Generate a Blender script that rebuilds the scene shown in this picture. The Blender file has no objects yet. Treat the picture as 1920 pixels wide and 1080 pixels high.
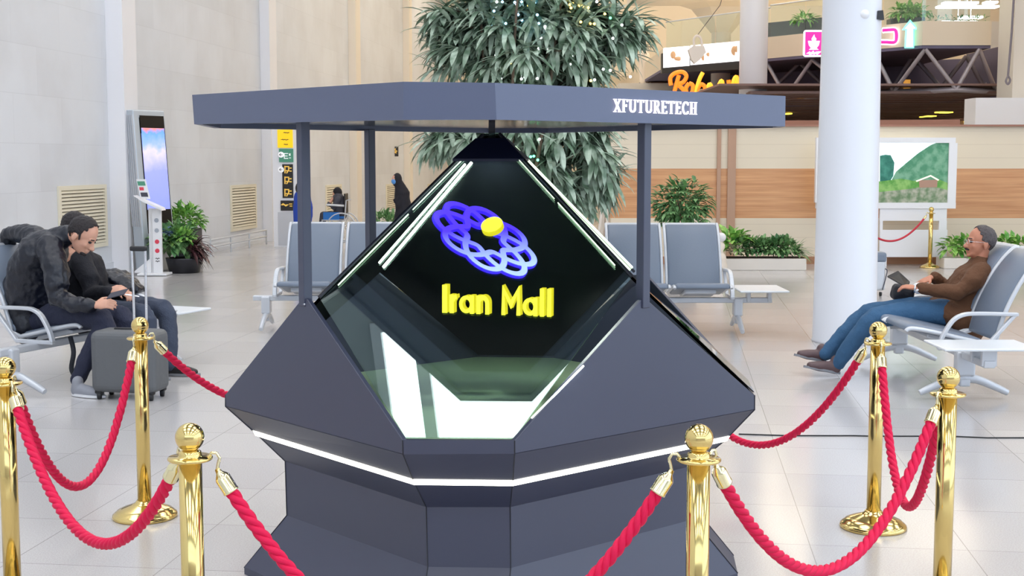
import bpy, bmesh, math, random
from mathutils import Vector, Matrix, Euler
random.seed(7)
PI = math.pi
sc = bpy.context.scene
C = sc.collection

# ------------------------------------------------------------------ camera
H, F, HOR = 1.65, 2500.0, 300.0
TH = math.atan2(540 - HOR, F)
ct, st = math.cos(TH), math.sin(TH)
cam = bpy.data.cameras.new('camera')
cam.sensor_width = 36.0
cam.lens = 36.0 * F / 1920.0
cam.clip_start = 0.05
cam.clip_end = 300
camo = bpy.data.objects.new('camera', cam)
C.objects.link(camo)
camo.location = (0, 0, H)
camo.rotation_euler = (PI / 2 - TH, 0, 0)
sc.camera = camo

# ------------------------------------------------------------------ world, exposure
sc.view_settings.view_transform = 'Standard'
sc.view_settings.look = 'None'
sc.view_settings.gamma = 1
sc.view_settings.use_curve_mapping = False
sc.view_settings.exposure = 0.38
w = bpy.data.worlds.new('daylight')
sc.world = w
w.use_nodes = True
w.node_tree.nodes['Background'].inputs[0].default_value = (0.68, 0.82, 1.0, 1)
w.node_tree.nodes['Background'].inputs[1].default_value = 2.2
CEIL = 9.4
SKY_PANEL = 3.2      # emission of the luminous ceiling panels
WARM_PANEL = 2.6


# ------------------------------------------------------------------ helpers
def P(u, v, Y):
    """world point at depth Y seen at photo pixel (u, v)"""
    dx = (u - 960) / F
    w_ = (v - 540) / F
    t = Y / (ct - w_ * st)
    return Vector((dx * t, Y, H + t * (-st - w_ * ct)))


def G(u, v, z=0.0):
    """point at height z seen at pixel (u, v)"""
    w_ = (v - 540) / F
    t = (H - z) / (st + w_ * ct)
    return Vector(((u - 960) / F * t, t * (ct - w_ * st), z))


def srgb(r, g, b):
    f = lambda c: (c / 255 / 12.92) if c / 255 <= 0.04045 else ((c / 255 + 0.055) / 1.055) ** 2.4
    return (f(r), f(g), f(b), 1)


def mat(name, col, rough=0.5, metal=0.0, emit=None, estr=0.0, bump=0.0, bscale=40.0, spec=0.5, var=0.0, vscale=6.0, coat=0.0, sheen=0.0, sss=0.0):
    m = bpy.data.materials.new(name)
    m.use_nodes = True
    nt = m.node_tree
    b = nt.nodes['Principled BSDF']
    b.inputs['Base Color'].default_value = col
    b.inputs['Roughness'].default_value = rough
    b.inputs['Metallic'].default_value = metal
    b.inputs['Specular IOR Level'].default_value = spec
    if coat: b.inputs['Coat Weight'].default_value = coat; b.inputs['Coat Roughness'].default_value = 0.08
    if sheen: b.inputs['Sheen Weight'].default_value = sheen
    if sss: b.inputs['Subsurface Weight'].default_value = sss; b.inputs['Subsurface Radius'].default_value = (0.01, 0.004, 0.002)
    if emit:
        b.inputs['Emission Color'].default_value = emit
        b.inputs['Emission Strength'].default_value = estr
    if var or bump:
        tc = nt.nodes.new('ShaderNodeTexCoord')
    if var:
        n = nt.nodes.new('ShaderNodeTexNoise')
        n.inputs['Scale'].default_value = vscale
        n.inputs['Detail'].default_value = 5
        nt.links.new(tc.outputs['Object'], n.inputs['Vector'])
        mx = nt.nodes.new('ShaderNodeMix'); mx.data_type = 'RGBA'
        mx.inputs[6].default_value = tuple(c * (1 - var) for c in col[:3]) + (1,)
        mx.inputs[7].default_value = tuple(min(1, c * (1 + var)) for c in col[:3]) + (1,)
        nt.links.new(n.outputs['Fac'], mx.inputs[0])
        nt.links.new(mx.outputs[2], b.inputs['Base Color'])
    if bump:
        n2 = nt.nodes.new('ShaderNodeTexNoise')
        n2.inputs['Scale'].default_value = bscale
        n2.inputs['Detail'].default_value = 4
        nt.links.new(tc.outputs['Object'], n2.inputs['Vector'])
        bp = nt.nodes.new('ShaderNodeBump')
        bp.inputs['Strength'].default_value = bump
        bp.inputs['Distance'].default_value = 0.02
        nt.links.new(n2.outputs['Fac'], bp.inputs['Height'])
        nt.links.new(bp.outputs['Normal'], b.inputs['Normal'])
    return m


class MB:
    def __init__(s):
        s.v = []; s.f = []; s.sm = []

    def add(s, vs, fs, smooth=False):
        o = len(s.v)
        s.v += [Vector(p) for p in vs]
        for f in fs:
            s.f.append([i + o for i in f]); s.sm.append(smooth)
        return s

    def box(s, c, size, rot=0.0, tilt=None):
        c = Vector(c); hx, hy, hz = size[0] / 2, size[1] / 2, size[2] / 2
        R = Matrix.Rotation(rot, 3, 'Z')
        if tilt: R = R @ Euler(tilt).to_matrix()
        vs = [c + R @ Vector((x * hx, y * hy, z * hz)) for x in (-1, 1) for y in (-1, 1) for z in (-1, 1)]
        s.add(vs, [(0, 1, 3, 2), (4, 6, 7, 5), (0, 4, 5, 1), (2, 3, 7, 6), (0, 2, 6, 4), (1, 5, 7, 3)])
        return s

    def rbox(s, c, size, r=0.01, rot=0.0, tilt=None, seg=3):
        """box with rounded edges"""
        bm = bmesh.new()
        bmesh.ops.create_cube(bm, size=1)
        for v in bm.verts: v.co = Vector((v.co.x * size[0], v.co.y * size[1], v.co.z * size[2]))
        bmesh.ops.bevel(bm, geom=bm.edges[:], offset=min(r, min(size) * 0.45), segments=seg, profile=0.5, affect='EDGES')
        R = Matrix.Rotation(rot, 3, 'Z')
        if tilt: R = R @ Euler(tilt).to_matrix()
        bm.verts.index_update()
        vs = [Vector(c) + R @ v.co for v in bm.verts]
        fs = [[v.index for v in f.verts] for f in bm.faces]
        bm.free()
        s.add(vs, fs, False)
        return s

    def prism(s, poly, depth):
        """poly: list of 3D points, depth: extrusion vector"""
        n = len(poly); d = Vector(depth)
        vs = [Vector(p) for p in poly] + [Vector(p) + d for p in poly]
        s.add(vs, [list(range(n))[::-1], list(range(n, 2 * n))] + [(i, (i + 1) % n, (i + 1) % n + n, i + n) for i in range(n)])
        return s

    def tube(s, pts, r, n=10, cap=True, smooth=True, closed=False):
        pts = [Vector(p) for p in pts]
        N = len(pts)
        rs = r if isinstance(r, (list, tuple)) else [r] * N
        up = None; rings = []
        for i, p in enumerate(pts):
            if closed: t = pts[(i + 1) % N] - pts[i - 1]
            else: t = pts[min(i + 1, N - 1)] - pts[max(i - 1, 0)]
            if t.length < 1e-9: t = Vector((0, 0, 1))
            t.normalize()
            if up is None:
                a = Vector((0, 0, 1)) if abs(t.z) < 0.9 else Vector((1, 0, 0))
                up = (a - t * a.dot(t)).normalized()
            else:
                up = up - t * up.dot(t)
                up = up.normalized() if up.length > 1e-6 else t.orthogonal().normalized()
            sd = t.cross(up)
            rings.append([p + (up * math.cos(2 * PI * k / n) + sd * math.sin(2 * PI * k / n)) * rs[i] for k in range(n)])
        vs = [q for ring in rings for q in ring]
        fs = []
        for i in range(N if closed else N - 1):
            j = (i + 1) % N
            for k in range(n):
                fs.append((i * n + k, i * n + (k + 1) % n, j * n + (k + 1) % n, j * n + k))
        s.add(vs, fs, smooth)
        if cap and not closed:
            s.add(rings[0], [list(range(n))[::-1]]); s.add(rings[-1], [list(range(n))])
        return s

    def lathe(s, prof, c=(0, 0, 0), n=32, axis=None, smooth=True):
        c = Vector(c)
        R = Matrix.Identity(3)
        if axis is not None: R = Vector((0, 0, 1)).rotation_difference(Vector(axis)).to_matrix()
        vs = []
        for r, z in prof:
            for k in range(n):
                vs.append(c + R @ Vector((r * math.cos(2 * PI * k / n), r * math.sin(2 * PI * k / n), z)))
        fs = [(i * n + k, i * n + (k + 1) % n, (i + 1) * n + (k + 1) % n, (i + 1) * n + k) for i in range(len(prof) - 1) for k in range(n)]
        s.add(vs, fs, smooth)
        if prof[0][0] > 1e-5: s.add(vs[:n], [list(range(n))[::-1]])
        if prof[-1][0] > 1e-5: s.add(vs[-n:], [list(range(n))])
        return s

    def ell(s, c, rad, rot=None, n=16, m=10):
        c = Vector(c); R = rot if rot is not None else Matrix.Identity(3)
        vs = [c + R @ Vector((0, 0, -rad[2]))]
        for i in range(1, m):
            a = -PI / 2 + PI * i / m
            for k in range(n):
                b = 2 * PI * k / n
                vs.append(c + R @ Vector((rad[0] * math.cos(a) * math.cos(b), rad[1] * math.cos(a) * math.sin(b), rad[2] * math.sin(a))))
        vs.append(c + R @ Vector((0, 0, rad[2])))
        fs = [(0, 1 + (k + 1) % n, 1 + k) for k in range(n)]
        for i in range(m - 2):
            o = 1 + i * n
            fs += [(o + k, o + (k + 1) % n, o + n + (k + 1) % n, o + n + k) for k in range(n)]
        L = len(vs) - 1; o = 1 + (m - 2) * n
        fs += [(L, o + k, o + (k + 1) % n) for k in range(n)]
        s.add(vs, fs, True)
        return s

    def limb(s, pts, rad, side=(0, 1, 0), n=14):
        """loft of elliptical rings with round ends; rad items r or (r_side, r_other)"""
        pts = [Vector(p) for p in pts]
        rad = [(r, r) if not isinstance(r, (tuple, list)) else r for r in rad]
        side = Vector(side)
        N = len(pts)
        T = [(pts[min(i + 1, N - 1)] - pts[max(i - 1, 0)]).normalized() for i in range(N)]
        seq = []
        for a in (-80, -55, -28):
            a_ = math.radians(a); k = math.cos(a_)
            m_ = min(rad[0])
            seq.append((pts[0] + T[0] * (math.sin(a_) * m_), (rad[0][0] * k, rad[0][1] * k), T[0]))
        for i in range(N): seq.append((pts[i], rad[i], T[i]))
        for a in (28, 55, 80):
            a_ = math.radians(a); k = math.cos(a_)
            m_ = min(rad[-1])
            seq.append((pts[-1] + T[-1] * (math.sin(a_) * m_), (rad[-1][0] * k, rad[-1][1] * k), T[-1]))
        vs = []
        for p, r, t in seq:
            sd = side - t * side.dot(t)
            sd = sd.normalized() if sd.length > 1e-4 else t.orthogonal().normalized()
            o = t.cross(sd)
            vs += [p + sd * math.cos(2 * PI * k / n) * r[0] + o * math.sin(2 * PI * k / n) * r[1] for k in range(n)]
        M = len(seq)
        fs = [(i * n + k, i * n + (k + 1) % n, (i + 1) * n + (k + 1) % n, (i + 1) * n + k) for i in range(M - 1) for k in range(n)]
        fs += [list(range(n))[::-1], list(range((M - 1) * n, M * n))]
        s.add(vs, fs, True)
        return s

    def build(s, name, m, parent=None, loc=None):
        """one mesh object; verts are world coords unless local; loc or the parent's location becomes the origin"""
        me = bpy.data.meshes.new(name)
        off = Vector(loc) if loc is not None else Vector((0, 0, 0))
        base = off
        if parent is not None and not parent.get('_local'):
            q = parent
            base = Vector((0, 0, 0))
            while q is not None:
                base = base + Vector(q.location); q = q.parent
        me.from_pydata([tuple(p - base) for p in s.v], [], s.f)
        me.polygons.foreach_set('use_smooth', s.sm)
        if isinstance(m, (list, tuple)):
            for x in m: me.materials.append(x)
        elif m is not None: me.materials.append(m)
        me.update()
        o = bpy.data.objects.new(name, me)
        C.objects.link(o)
        if parent is not None: o.parent = parent
        else: o.location = base
        return o


def tag(o, label=None, cat=None, group=None, kind=None):
    if label: o['label'] = label
    if cat: o['category'] = cat
    if group: o['group'] = group
    if kind: o['kind'] = kind
    return o


def thing(name, label, cat, loc=(0, 0, 0), group=None, rz=0.0, local=False):
    o = bpy.data.objects.new(name, None)
    o.empty_display_size = 0.1
    C.objects.link(o)
    o.location = loc; o.rotation_euler = (0, 0, rz)
    if local: o['_local'] = 1
    return tag(o, label, cat, group)


def struct(name, mb, m, loc=None):
    o = mb.build(name, m, None, loc)
    o['kind'] = 'structure'
    return o


def remesh(o, vox, smooth=2, noise=0.0, nscale=0.12, seed=0):
    md = o.modifiers.new('r', 'REMESH'); md.mode = 'VOXEL'; md.voxel_size = vox; md.use_smooth_shade = True
    if smooth:
        ms = o.modifiers.new('s', 'SMOOTH'); ms.iterations = smooth; ms.factor = 0.5
    if noise:
        tx = bpy.data.textures.new('folds', 'CLOUDS'); tx.noise_scale = nscale; tx.noise_depth = 2
        d = o.modifiers.new('d', 'DISPLACE'); d.texture = tx; d.strength = noise; d.mid_level = 0.5; d.texture_coords = 'GLOBAL'
    dg = bpy.context.evaluated_depsgraph_get()
    dg.update()
    me = bpy.data.meshes.new_from_object(o.evaluated_get(dg))
    old = o.data
    o.modifiers.clear()
    o.data = me
    if not me.materials and old.materials: me.materials.append(old.materials[0])
    me.polygons.foreach_set('use_smooth', [True] * len(me.polygons))
    return o


def add_bevel(o, w_=0.004, seg=2):
    md = o.modifiers.new('bevel', 'BEVEL'); md.width = w_; md.segments = seg; md.limit_method = 'ANGLE'; md.angle_limit = math.radians(35)
    return o


# ------------------------------------------------------------------ materials
def floor_material():
    m = bpy.data.materials.new('terrazzo tile'); m.use_nodes = True
    nt = m.node_tree; b = nt.nodes['Principled BSDF']; L = nt.links.new
    tc = nt.nodes.new('ShaderNodeTexCoord')
    mp = nt.nodes.new('ShaderNodeMapping')
    mp.inputs['Rotation'].default_value = (0, 0, 0.122)
    mp.inputs['Location'].default_value = (0.07, 0.215, 0)
    L(tc.outputs['Object'], mp.inputs['Vector'])
    br = nt.nodes.new('ShaderNodeTexBrick')
    br.offset = 0; br.squash = 1
    br.inputs['Scale'].default_value = 1.0
    br.inputs['Brick Width'].default_value = 0.66
    br.inputs['Row Height'].default_value = 0.66
    br.inputs['Mortar Size'].default_value = 0.0022
    br.inputs['Mortar Smooth'].default_value = 0.2
    br.inputs['Color1'].default_value = (0.52, 0.505, 0.51, 1)
    br.inputs['Color2'].default_value = (0.58, 0.565, 0.56, 1)
    br.inputs['Mortar'].default_value = (0.30, 0.29, 0.28, 1)
    L(mp.outputs['Vector'], br.inputs['Vector'])
    n = nt.nodes.new('ShaderNodeTexNoise'); n.inputs['Scale'].default_value = 160; n.inputs['Detail'].default_value = 3
    L(tc.outputs['Object'], n.inputs['Vector'])
    r = nt.nodes.new('ShaderNodeValToRGB')
    r.color_ramp.elements[0].position = 0.3; r.color_ramp.elements[0].color = (0.82, 0.8, 0.78, 1)
    r.color_ramp.elements[1].position = 0.62; r.color_ramp.elements[1].color = (1, 1, 1, 1)
    L(n.outputs['Fac'], r.inputs['Fac'])
    mx = nt.nodes.new('ShaderNodeMix'); mx.data_type = 'RGBA'; mx.blend_type = 'MULTIPLY'; mx.inputs[0].default_value = 1
    L(br.outputs['Color'], mx.inputs[6]); L(r.outputs['Color'], mx.inputs[7])
    L(mx.outputs[2], b.inputs['Base Color'])
    b.inputs['Roughness'].default_value = 0.16
    b.inputs['Specular IOR Level'].default_value = 0.6
    return m


def plaster(name, col, stone=False):
    m = bpy.data.materials.new(name); m.use_nodes = True
    nt = m.node_tree; b = nt.nodes['Principled BSDF']; L = nt.links.new
    tc = nt.nodes.new('ShaderNodeTexCoord')
    sep = nt.nodes.new('ShaderNodeSeparateXYZ'); L(tc.outputs['Object'], sep.inputs[0])
    cb = nt.nodes.new('ShaderNodeCombineXYZ')
    ad = nt.nodes.new('ShaderNodeMath'); ad.operation = 'ADD'
    L(sep.outputs[0], ad.inputs[0]); L(sep.outputs[1], ad.inputs[1])
    L(ad.outputs[0], cb.inputs[0]); L(sep.outputs[2], cb.inputs[1])
    br = nt.nodes.new('ShaderNodeTexBrick')
    br.inputs['Scale'].default_value = 1
    br.inputs['Brick Width'].default_value = 1.5; br.inputs['Row Height'].default_value = 0.62
    br.inputs['Mortar Size'].default_value = 0.004
    c = col[:3]
    br.inputs['Color1'].default_value = tuple(x * 0.965 for x in c) + (1,)
    br.inputs['Color2'].default_value = tuple(min(1, x * 1.02) for x in c) + (1,)
    br.inputs['Mortar'].default_value = tuple(x * 0.90 for x in c) + (1,)
    L(cb.outputs[0], br.inputs['Vector'])
    n = nt.nodes.new('ShaderNodeTexNoise'); n.inputs['Scale'].default_value = 0.9; n.inputs['Detail'].default_value = 6
    L(tc.outputs['Object'], n.inputs['Vector'])
    r = nt.nodes.new('ShaderNodeValToRGB')
    r.color_ramp.elements[0].color = (0.92, 0.91, 0.9, 1); r.color_ramp.elements[0].position = 0.35
    r.color_ramp.elements[1].color = (1, 1, 1, 1); r.color_ramp.elements[1].position = 0.6
    L(n.outputs['Fac'], r.inputs['Fac'])
    mx = nt.nodes.new('ShaderNodeMix'); mx.data_type = 'RGBA'; mx.blend_type = 'MULTIPLY'; mx.inputs[0].default_value = 1
    L(br.outputs['Color'], mx.inputs[6]); L(r.outputs['Color'], mx.inputs[7])
    L(mx.outputs[2], b.inputs['Base Color'])
    b.inputs['Roughness'].default_value = 0.45
    return m


def wood_wall():
    """beige panel wall with one wood band, seams every 0.26 m"""
    m = bpy.data.materials.new('beige and wood wall panels'); m.use_nodes = True
    nt = m.node_tree; b = nt.nodes['Principled BSDF']; L = nt.links.new
    tc = nt.nodes.new('ShaderNodeTexCoord')
    sep = nt.nodes.new('ShaderNodeSeparateXYZ'); L(tc.outputs['Object'], sep.inputs[0])
    mp = nt.nodes.new('ShaderNodeMapping'); mp.inputs['Scale'].default_value = (0.35, 1, 9)
    L(tc.outputs['Object'], mp.inputs['Vector'])
    n = nt.nodes.new('ShaderNodeTexNoise'); n.inputs['Scale'].default_value = 3; n.inputs['Detail'].default_value = 6
    L(mp.outputs[0], n.inputs['Vector'])
    r = nt.nodes.new('ShaderNodeValToRGB')
    r.color_ramp.elements[0].color = srgb(196, 138, 92); r.color_ramp.elements[0].position = 0.3
    r.color_ramp.elements[1].color = srgb(222, 168, 120); r.color_ramp.elements[1].position = 0.7
    L(n.outputs['Fac'], r.inputs['Fac'])
    gt = nt.nodes.new('ShaderNodeMath'); gt.operation = 'GREATER_THAN'; gt.inputs[1].default_value = 0.730
    lt = nt.nodes.new('ShaderNodeMath'); lt.operation = 'LESS_THAN'; lt.inputs[1].default_value = 1.514
    mu = nt.nodes.new('ShaderNodeMath'); mu.operation = 'MULTIPLY'
    L(sep.outputs[2], gt.inputs[0]); L(sep.outputs[2], lt.inputs[0]); L(gt.outputs[0], mu.inputs[0]); L(lt.outputs[0], mu.inputs[1])
    mx = nt.nodes.new('ShaderNodeMix'); mx.data_type = 'RGBA'
    mx.inputs[6].default_value = srgb(228, 214, 190)
    L(mu.outputs[0], mx.inputs[0]); L(r.outputs['Color'], mx.inputs[7])
    # horizontal seams
    md = nt.nodes.new('ShaderNodeMath'); md.operation = 'MODULO'; md.inputs[1].default_value = 0.21
    L(sep.outputs[2], md.inputs[0])
    l2 = nt.nodes.new('ShaderNodeMath'); l2.operation = 'LESS_THAN'; l2.inputs[1].default_value = 0.008
    L(md.outputs[0], l2.inputs[0])
    m3 = nt.nodes.new('ShaderNodeMath'); m3.operation = 'MULTIPLY'; m3.inputs[1].default_value = 0.16; L(l2.outputs[0], m3.inputs[0])
    mx2 = nt.nodes.new('ShaderNodeMix'); mx2.data_type = 'RGBA'; mx2.inputs[7].default_value = srgb(120, 90, 60)
    L(m3.outputs[0], mx2.inputs[0]); L(mx.outputs[2], mx2.inputs[6])
    L(mx2.outputs[2], b.inputs['Base Color'])
    b.inputs['Roughness'].default_value = 0.4
    return m


def leafmat(name, c1, c2, rough=0.4):
    m = bpy.data.materials.new(name); m.use_nodes = True
    nt = m.node_tree; b = nt.nodes['Principled BSDF']; L = nt.links.new
    tc = nt.nodes.new('ShaderNodeTexCoord')
    n = nt.nodes.new('ShaderNodeTexNoise'); n.inputs['Scale'].default_value = 9; n.inputs['Detail'].default_value = 2
    L(tc.outputs['Object'], n.inputs['Vector'])
    r = nt.nodes.new('ShaderNodeValToRGB')
    r.color_ramp.elements[0].color = c1; r.color_ramp.elements[0].position = 0.38
    r.color_ramp.elements[1].color = c2; r.color_ramp.elements[1].position = 0.62
    L(n.outputs['Fac'], r.inputs['Fac']); L(r.outputs['Color'], b.inputs['Base Color'])
    b.inputs['Roughness'].default_value = rough
    b.inputs['Transmission Weight'].default_value = 0.0
    return m


M = {}
M['floor'] = floor_material()
M['wall'] = plaster('pale stone cladding', srgb(220, 223, 228))
M['wallwarm'] = plaster('warm stone cladding', srgb(228, 214, 190))
M['pil'] = mat('white pilaster', srgb(236, 235, 238), 0.4)
M['pilwarm'] = mat('warm plaster strip', srgb(232, 222, 208), 0.5)
M['woodwall'] = wood_wall()
M['white'] = mat('white paint', srgb(238, 238, 240), 0.35)
M['colwhite'] = mat('white column paint', srgb(222, 224, 230), 0.35)
M['offwhite'] = mat('cream paint', srgb(226, 218, 205), 0.5)
M['fascia'] = mat('beige fascia', srgb(224, 209, 186), 0.5)
M['kiosk'] = mat('dark blue grey satin metal', (0.039, 0.044, 0.078, 1), 0.42, 0.0, bump=0.02, bscale=300, spec=0.7)
M['canopy'] = mat('blue grey satin metal', (0.082, 0.098, 0.165, 1), 0.40, 0.0, bump=0.02, bscale=300, spec=0.75)
M['kiosk_dark'] = mat('black satin metal', (0.012, 0.013, 0.022, 1), 0.4)
M['ceil'] = mat('grey ceiling', srgb(150, 155, 156), 0.6)
M['interior'] = mat('green grey deck', srgb(150, 176, 142), 0.35)
M['brass'] = mat('polished brass', (0.78, 0.58, 0.22, 1), 0.13, 1.0)
M['brass_pale'] = mat('pale gold chrome', (0.86, 0.76, 0.45, 1), 0.14, 1.0)
M['rope'] = mat('crimson rope', srgb(226, 16, 74), 0.55, bump=0.25, bscale=500, spec=0.3)
M['redrope'] = mat('red velvet rope', srgb(200, 36, 58), 0.6, sheen=0.3)
M['led'] = mat('led strip', (1, 1, 1, 1), 0.4, emit=(1.0, 0.97, 0.82, 1), estr=5.0)
M['ledgreen'] = mat('green edged led', (1, 1, 1, 1), 0.4, emit=(0.72, 1.0, 0.62, 1), estr=1.6)
M['led_and_reflection'] = mat('white led and reflection glow', (1, 1, 1, 1), 0.4, emit=(0.97, 1.0, 0.93, 1), estr=8.0)
M['pad'] = mat('blue grey vinyl', srgb(116, 127, 143), 0.38, bump=0.05, bscale=60, spec=0.5)
M['frame'] = mat('silver white cast metal', srgb(206, 209, 214), 0.32, 0.25)
M['tablewhite'] = mat('pale laminate', srgb(222, 226, 230), 0.3)
M['black'] = mat('black rubber', (0.012, 0.012, 0.014, 1), 0.5)
M['gblack'] = mat('glossy black', (0.006, 0.006, 0.008, 1), 0.15)
M['chrome'] = mat('brushed aluminium', (0.75, 0.76, 0.78, 1), 0.25, 1.0)
M['skin'] = mat('skin', srgb(212, 160, 136), 0.5, sss=0.15, var=0.06, vscale=20)
M['skin2'] = mat('tanned skin', srgb(196, 132, 104), 0.5, sss=0.15, var=0.06, vscale=20)
M['hair'] = mat('dark brown hair', srgb(34, 26, 28), 0.5, bump=0.6, bscale=160)
M['hairgrey'] = mat('greying hair', srgb(92, 84, 84), 0.6, bump=0.8, bscale=160, var=0.4, vscale=60)
M['leather'] = mat('black blue leather', srgb(12, 16, 30), 0.36, bump=0.3, bscale=30, spec=0.55)
M['sweater'] = mat('black knit', srgb(16, 16, 26), 0.8, bump=0.3, bscale=80)
M['jeansdark'] = mat('dark navy jeans', srgb(34, 38, 60), 0.8, bump=0.3, bscale=90)
M['jeansgrey'] = mat('grey blue jeans', srgb(58, 66, 84), 0.8, bump=0.3, bscale=90)
M['jeansblue'] = mat('blue jeans', srgb(52, 92, 128), 0.8, bump=0.3, bscale=90, var=0.15, vscale=8)
M['brownjacket'] = mat('brown suede jacket', srgb(96, 62, 38), 0.85, bump=0.3, bscale=60, var=0.12, vscale=7)
M['brownshoe'] = mat('brown leather shoe', srgb(92, 70, 72), 0.45)
M['greyshoe'] = mat('grey knit shoe', srgb(150, 152, 160), 0.7)
M['sole'] = mat('grey sole', srgb(130, 132, 138), 0.6)
M['chador'] = mat('black cloth', srgb(26, 24, 32), 0.85)
M['greycloth'] = mat('grey cloth', srgb(72, 72, 82), 0.85)
M['blue'] = mat('blue plastic', srgb(30, 110, 190), 0.45)
M['bluecloth'] = mat('blue cloth', srgb(35, 70, 170), 0.7)
M['mask'] = mat('blue face mask', srgb(90, 150, 215), 0.7)
M['case'] = mat('grey suitcase fabric', srgb(96, 98, 100), 0.6, bump=0.35, bscale=12)
M['bag'] = mat('black bag fabric', srgb(30, 32, 40), 0.6, bump=0.3, bscale=30)
M['potblack'] = mat('black planter', srgb(36, 36, 42), 0.35)
M['planter'] = mat('white planter', srgb(226, 218, 208), 0.4)
M['soil'] = mat('soil', srgb(62, 46, 36), 0.9)
M['bark'] = mat('bark', srgb(110, 92, 76), 0.8)
M['leaf_tree'] = leafmat('grey green fig leaf', srgb(112, 138, 112), srgb(186, 202, 182), 0.36)
M['leaf_bright'] = leafmat('bright leaf', srgb(90, 160, 66), srgb(168, 212, 112), 0.45)
M['leaf_mid'] = leafmat('mid green leaf', srgb(76, 126, 76), srgb(138, 178, 116), 0.45)
M['leaf_dark'] = leafmat('deep green leaf', srgb(72, 120, 72), srgb(136, 178, 116), 0.45)
M['leaf_red'] = leafmat('dark red leaf', srgb(62, 34, 40), srgb(110, 72, 74), 0.4)
M['flower'] = leafmat('pale blue petals', srgb(130, 160, 205), srgb(170, 190, 225), 0.6)
M['cream_flower'] = leafmat('cream petals', srgb(226, 206, 170), srgb(240, 228, 206), 0.6)
M['vent'] = mat('cream vent slats', srgb(226, 218, 196), 0.5)
M['ventback'] = mat('dark vent cavity', srgb(110, 100, 84), 0.8)
M['orange'] = mat('orange neon', (1, 0.2, 0.02, 1), 0.4, emit=(1.0, 0.17, 0.01, 1), estr=1.2)
M['yellowneon'] = mat('amber neon', (1, 0.5, 0.05, 1), 0.4, emit=(1.0, 0.36, 0.02, 1), estr=1.1)
M['pink'] = mat('pink sign', (0.9, 0.02, 0.3, 1), 0.4, emit=(0.92, 0.02, 0.36, 1), estr=0.62)
M['pinkwhite'] = mat('white lit acrylic', (1, 0.9, 1, 1), 0.4, emit=(1.0, 0.9, 0.97, 1), estr=1.3)
M['teal'] = mat('teal lit arrow', (0.2, 0.9, 0.8, 1), 0.4, emit=(0.18, 0.95, 0.72, 1), estr=1.2)
M['screenwhite'] = mat('white menu screen', (1, 1, 1, 1), 0.3, emit=(0.93, 0.95, 1.0, 1), estr=0.95)
M['truss'] = mat('grey truss pipe', srgb(168, 160, 164), 0.45, 0.3)
M['trussdim'] = mat('shaded truss and dark cable', srgb(128, 120, 128), 0.5, 0.2)  # truss grey darkened for the rear row's shade; the cable uses it too
M['slat'] = mat('dark ceiling slats', srgb(128, 100, 92), 0.5)
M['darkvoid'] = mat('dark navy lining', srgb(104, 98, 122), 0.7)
M['brownledge'] = mat('brown ledge', srgb(160, 112, 92), 0.5)
M['baseboard'] = mat('brown skirting', srgb(168, 120, 88), 0.4)
M['wallstrip'] = mat('brown batten', srgb(186, 148, 122), 0.5)
M['lantern'] = mat('amber lantern', srgb(190, 120, 40), 0.5, emit=(0.9, 0.45, 0.08, 1), estr=0.35)
M['spot'] = mat('yellow lamp', (1, 0.8, 0.1, 1), 0.4, emit=(1.0, 0.8, 0.08, 1), estr=2.0)
M['tube'] = mat('white light tube', (1, 1, 1, 1), 0.4, emit=(1, 1, 1, 1), estr=6.0)
M['panel_lamp'] = mat('luminous ceiling panel', (1, 1, 1, 1), 0.4, emit=(0.97, 0.98, 1.0, 1), estr=SKY_PANEL)
M['panel_far_fill'] = mat('warm back wall fill panel', (1, 1, 1, 1), 0.4, emit=(1.0, 0.88, 0.70, 1), estr=6.0)  # unseen far panels, added at this strength to brighten the back wall
M['panel_warm'] = mat('warm ceiling panel', (1, 1, 1, 1), 0.4, emit=(1.0, 0.87, 0.70, 1), estr=WARM_PANEL)
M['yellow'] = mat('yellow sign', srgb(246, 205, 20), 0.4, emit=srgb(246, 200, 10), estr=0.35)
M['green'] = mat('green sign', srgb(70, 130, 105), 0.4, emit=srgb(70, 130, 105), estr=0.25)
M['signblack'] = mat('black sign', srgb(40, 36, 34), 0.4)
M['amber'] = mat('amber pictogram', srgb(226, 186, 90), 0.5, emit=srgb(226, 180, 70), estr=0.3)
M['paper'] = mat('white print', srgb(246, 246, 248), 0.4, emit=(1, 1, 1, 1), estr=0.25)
M['alu'] = mat('ribbed aluminium', srgb(196, 204, 212), 0.35, 0.3)
M['greysteel'] = mat('grey sheet', srgb(196, 197, 202), 0.4)
M['reddot'] = mat('red dot', srgb(226, 70, 90), 0.5)
M['greydot'] = mat('grey dot', srgb(170, 176, 186), 0.5)
M['stone'] = mat('cream stone', srgb(232, 220, 206), 0.5)


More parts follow.
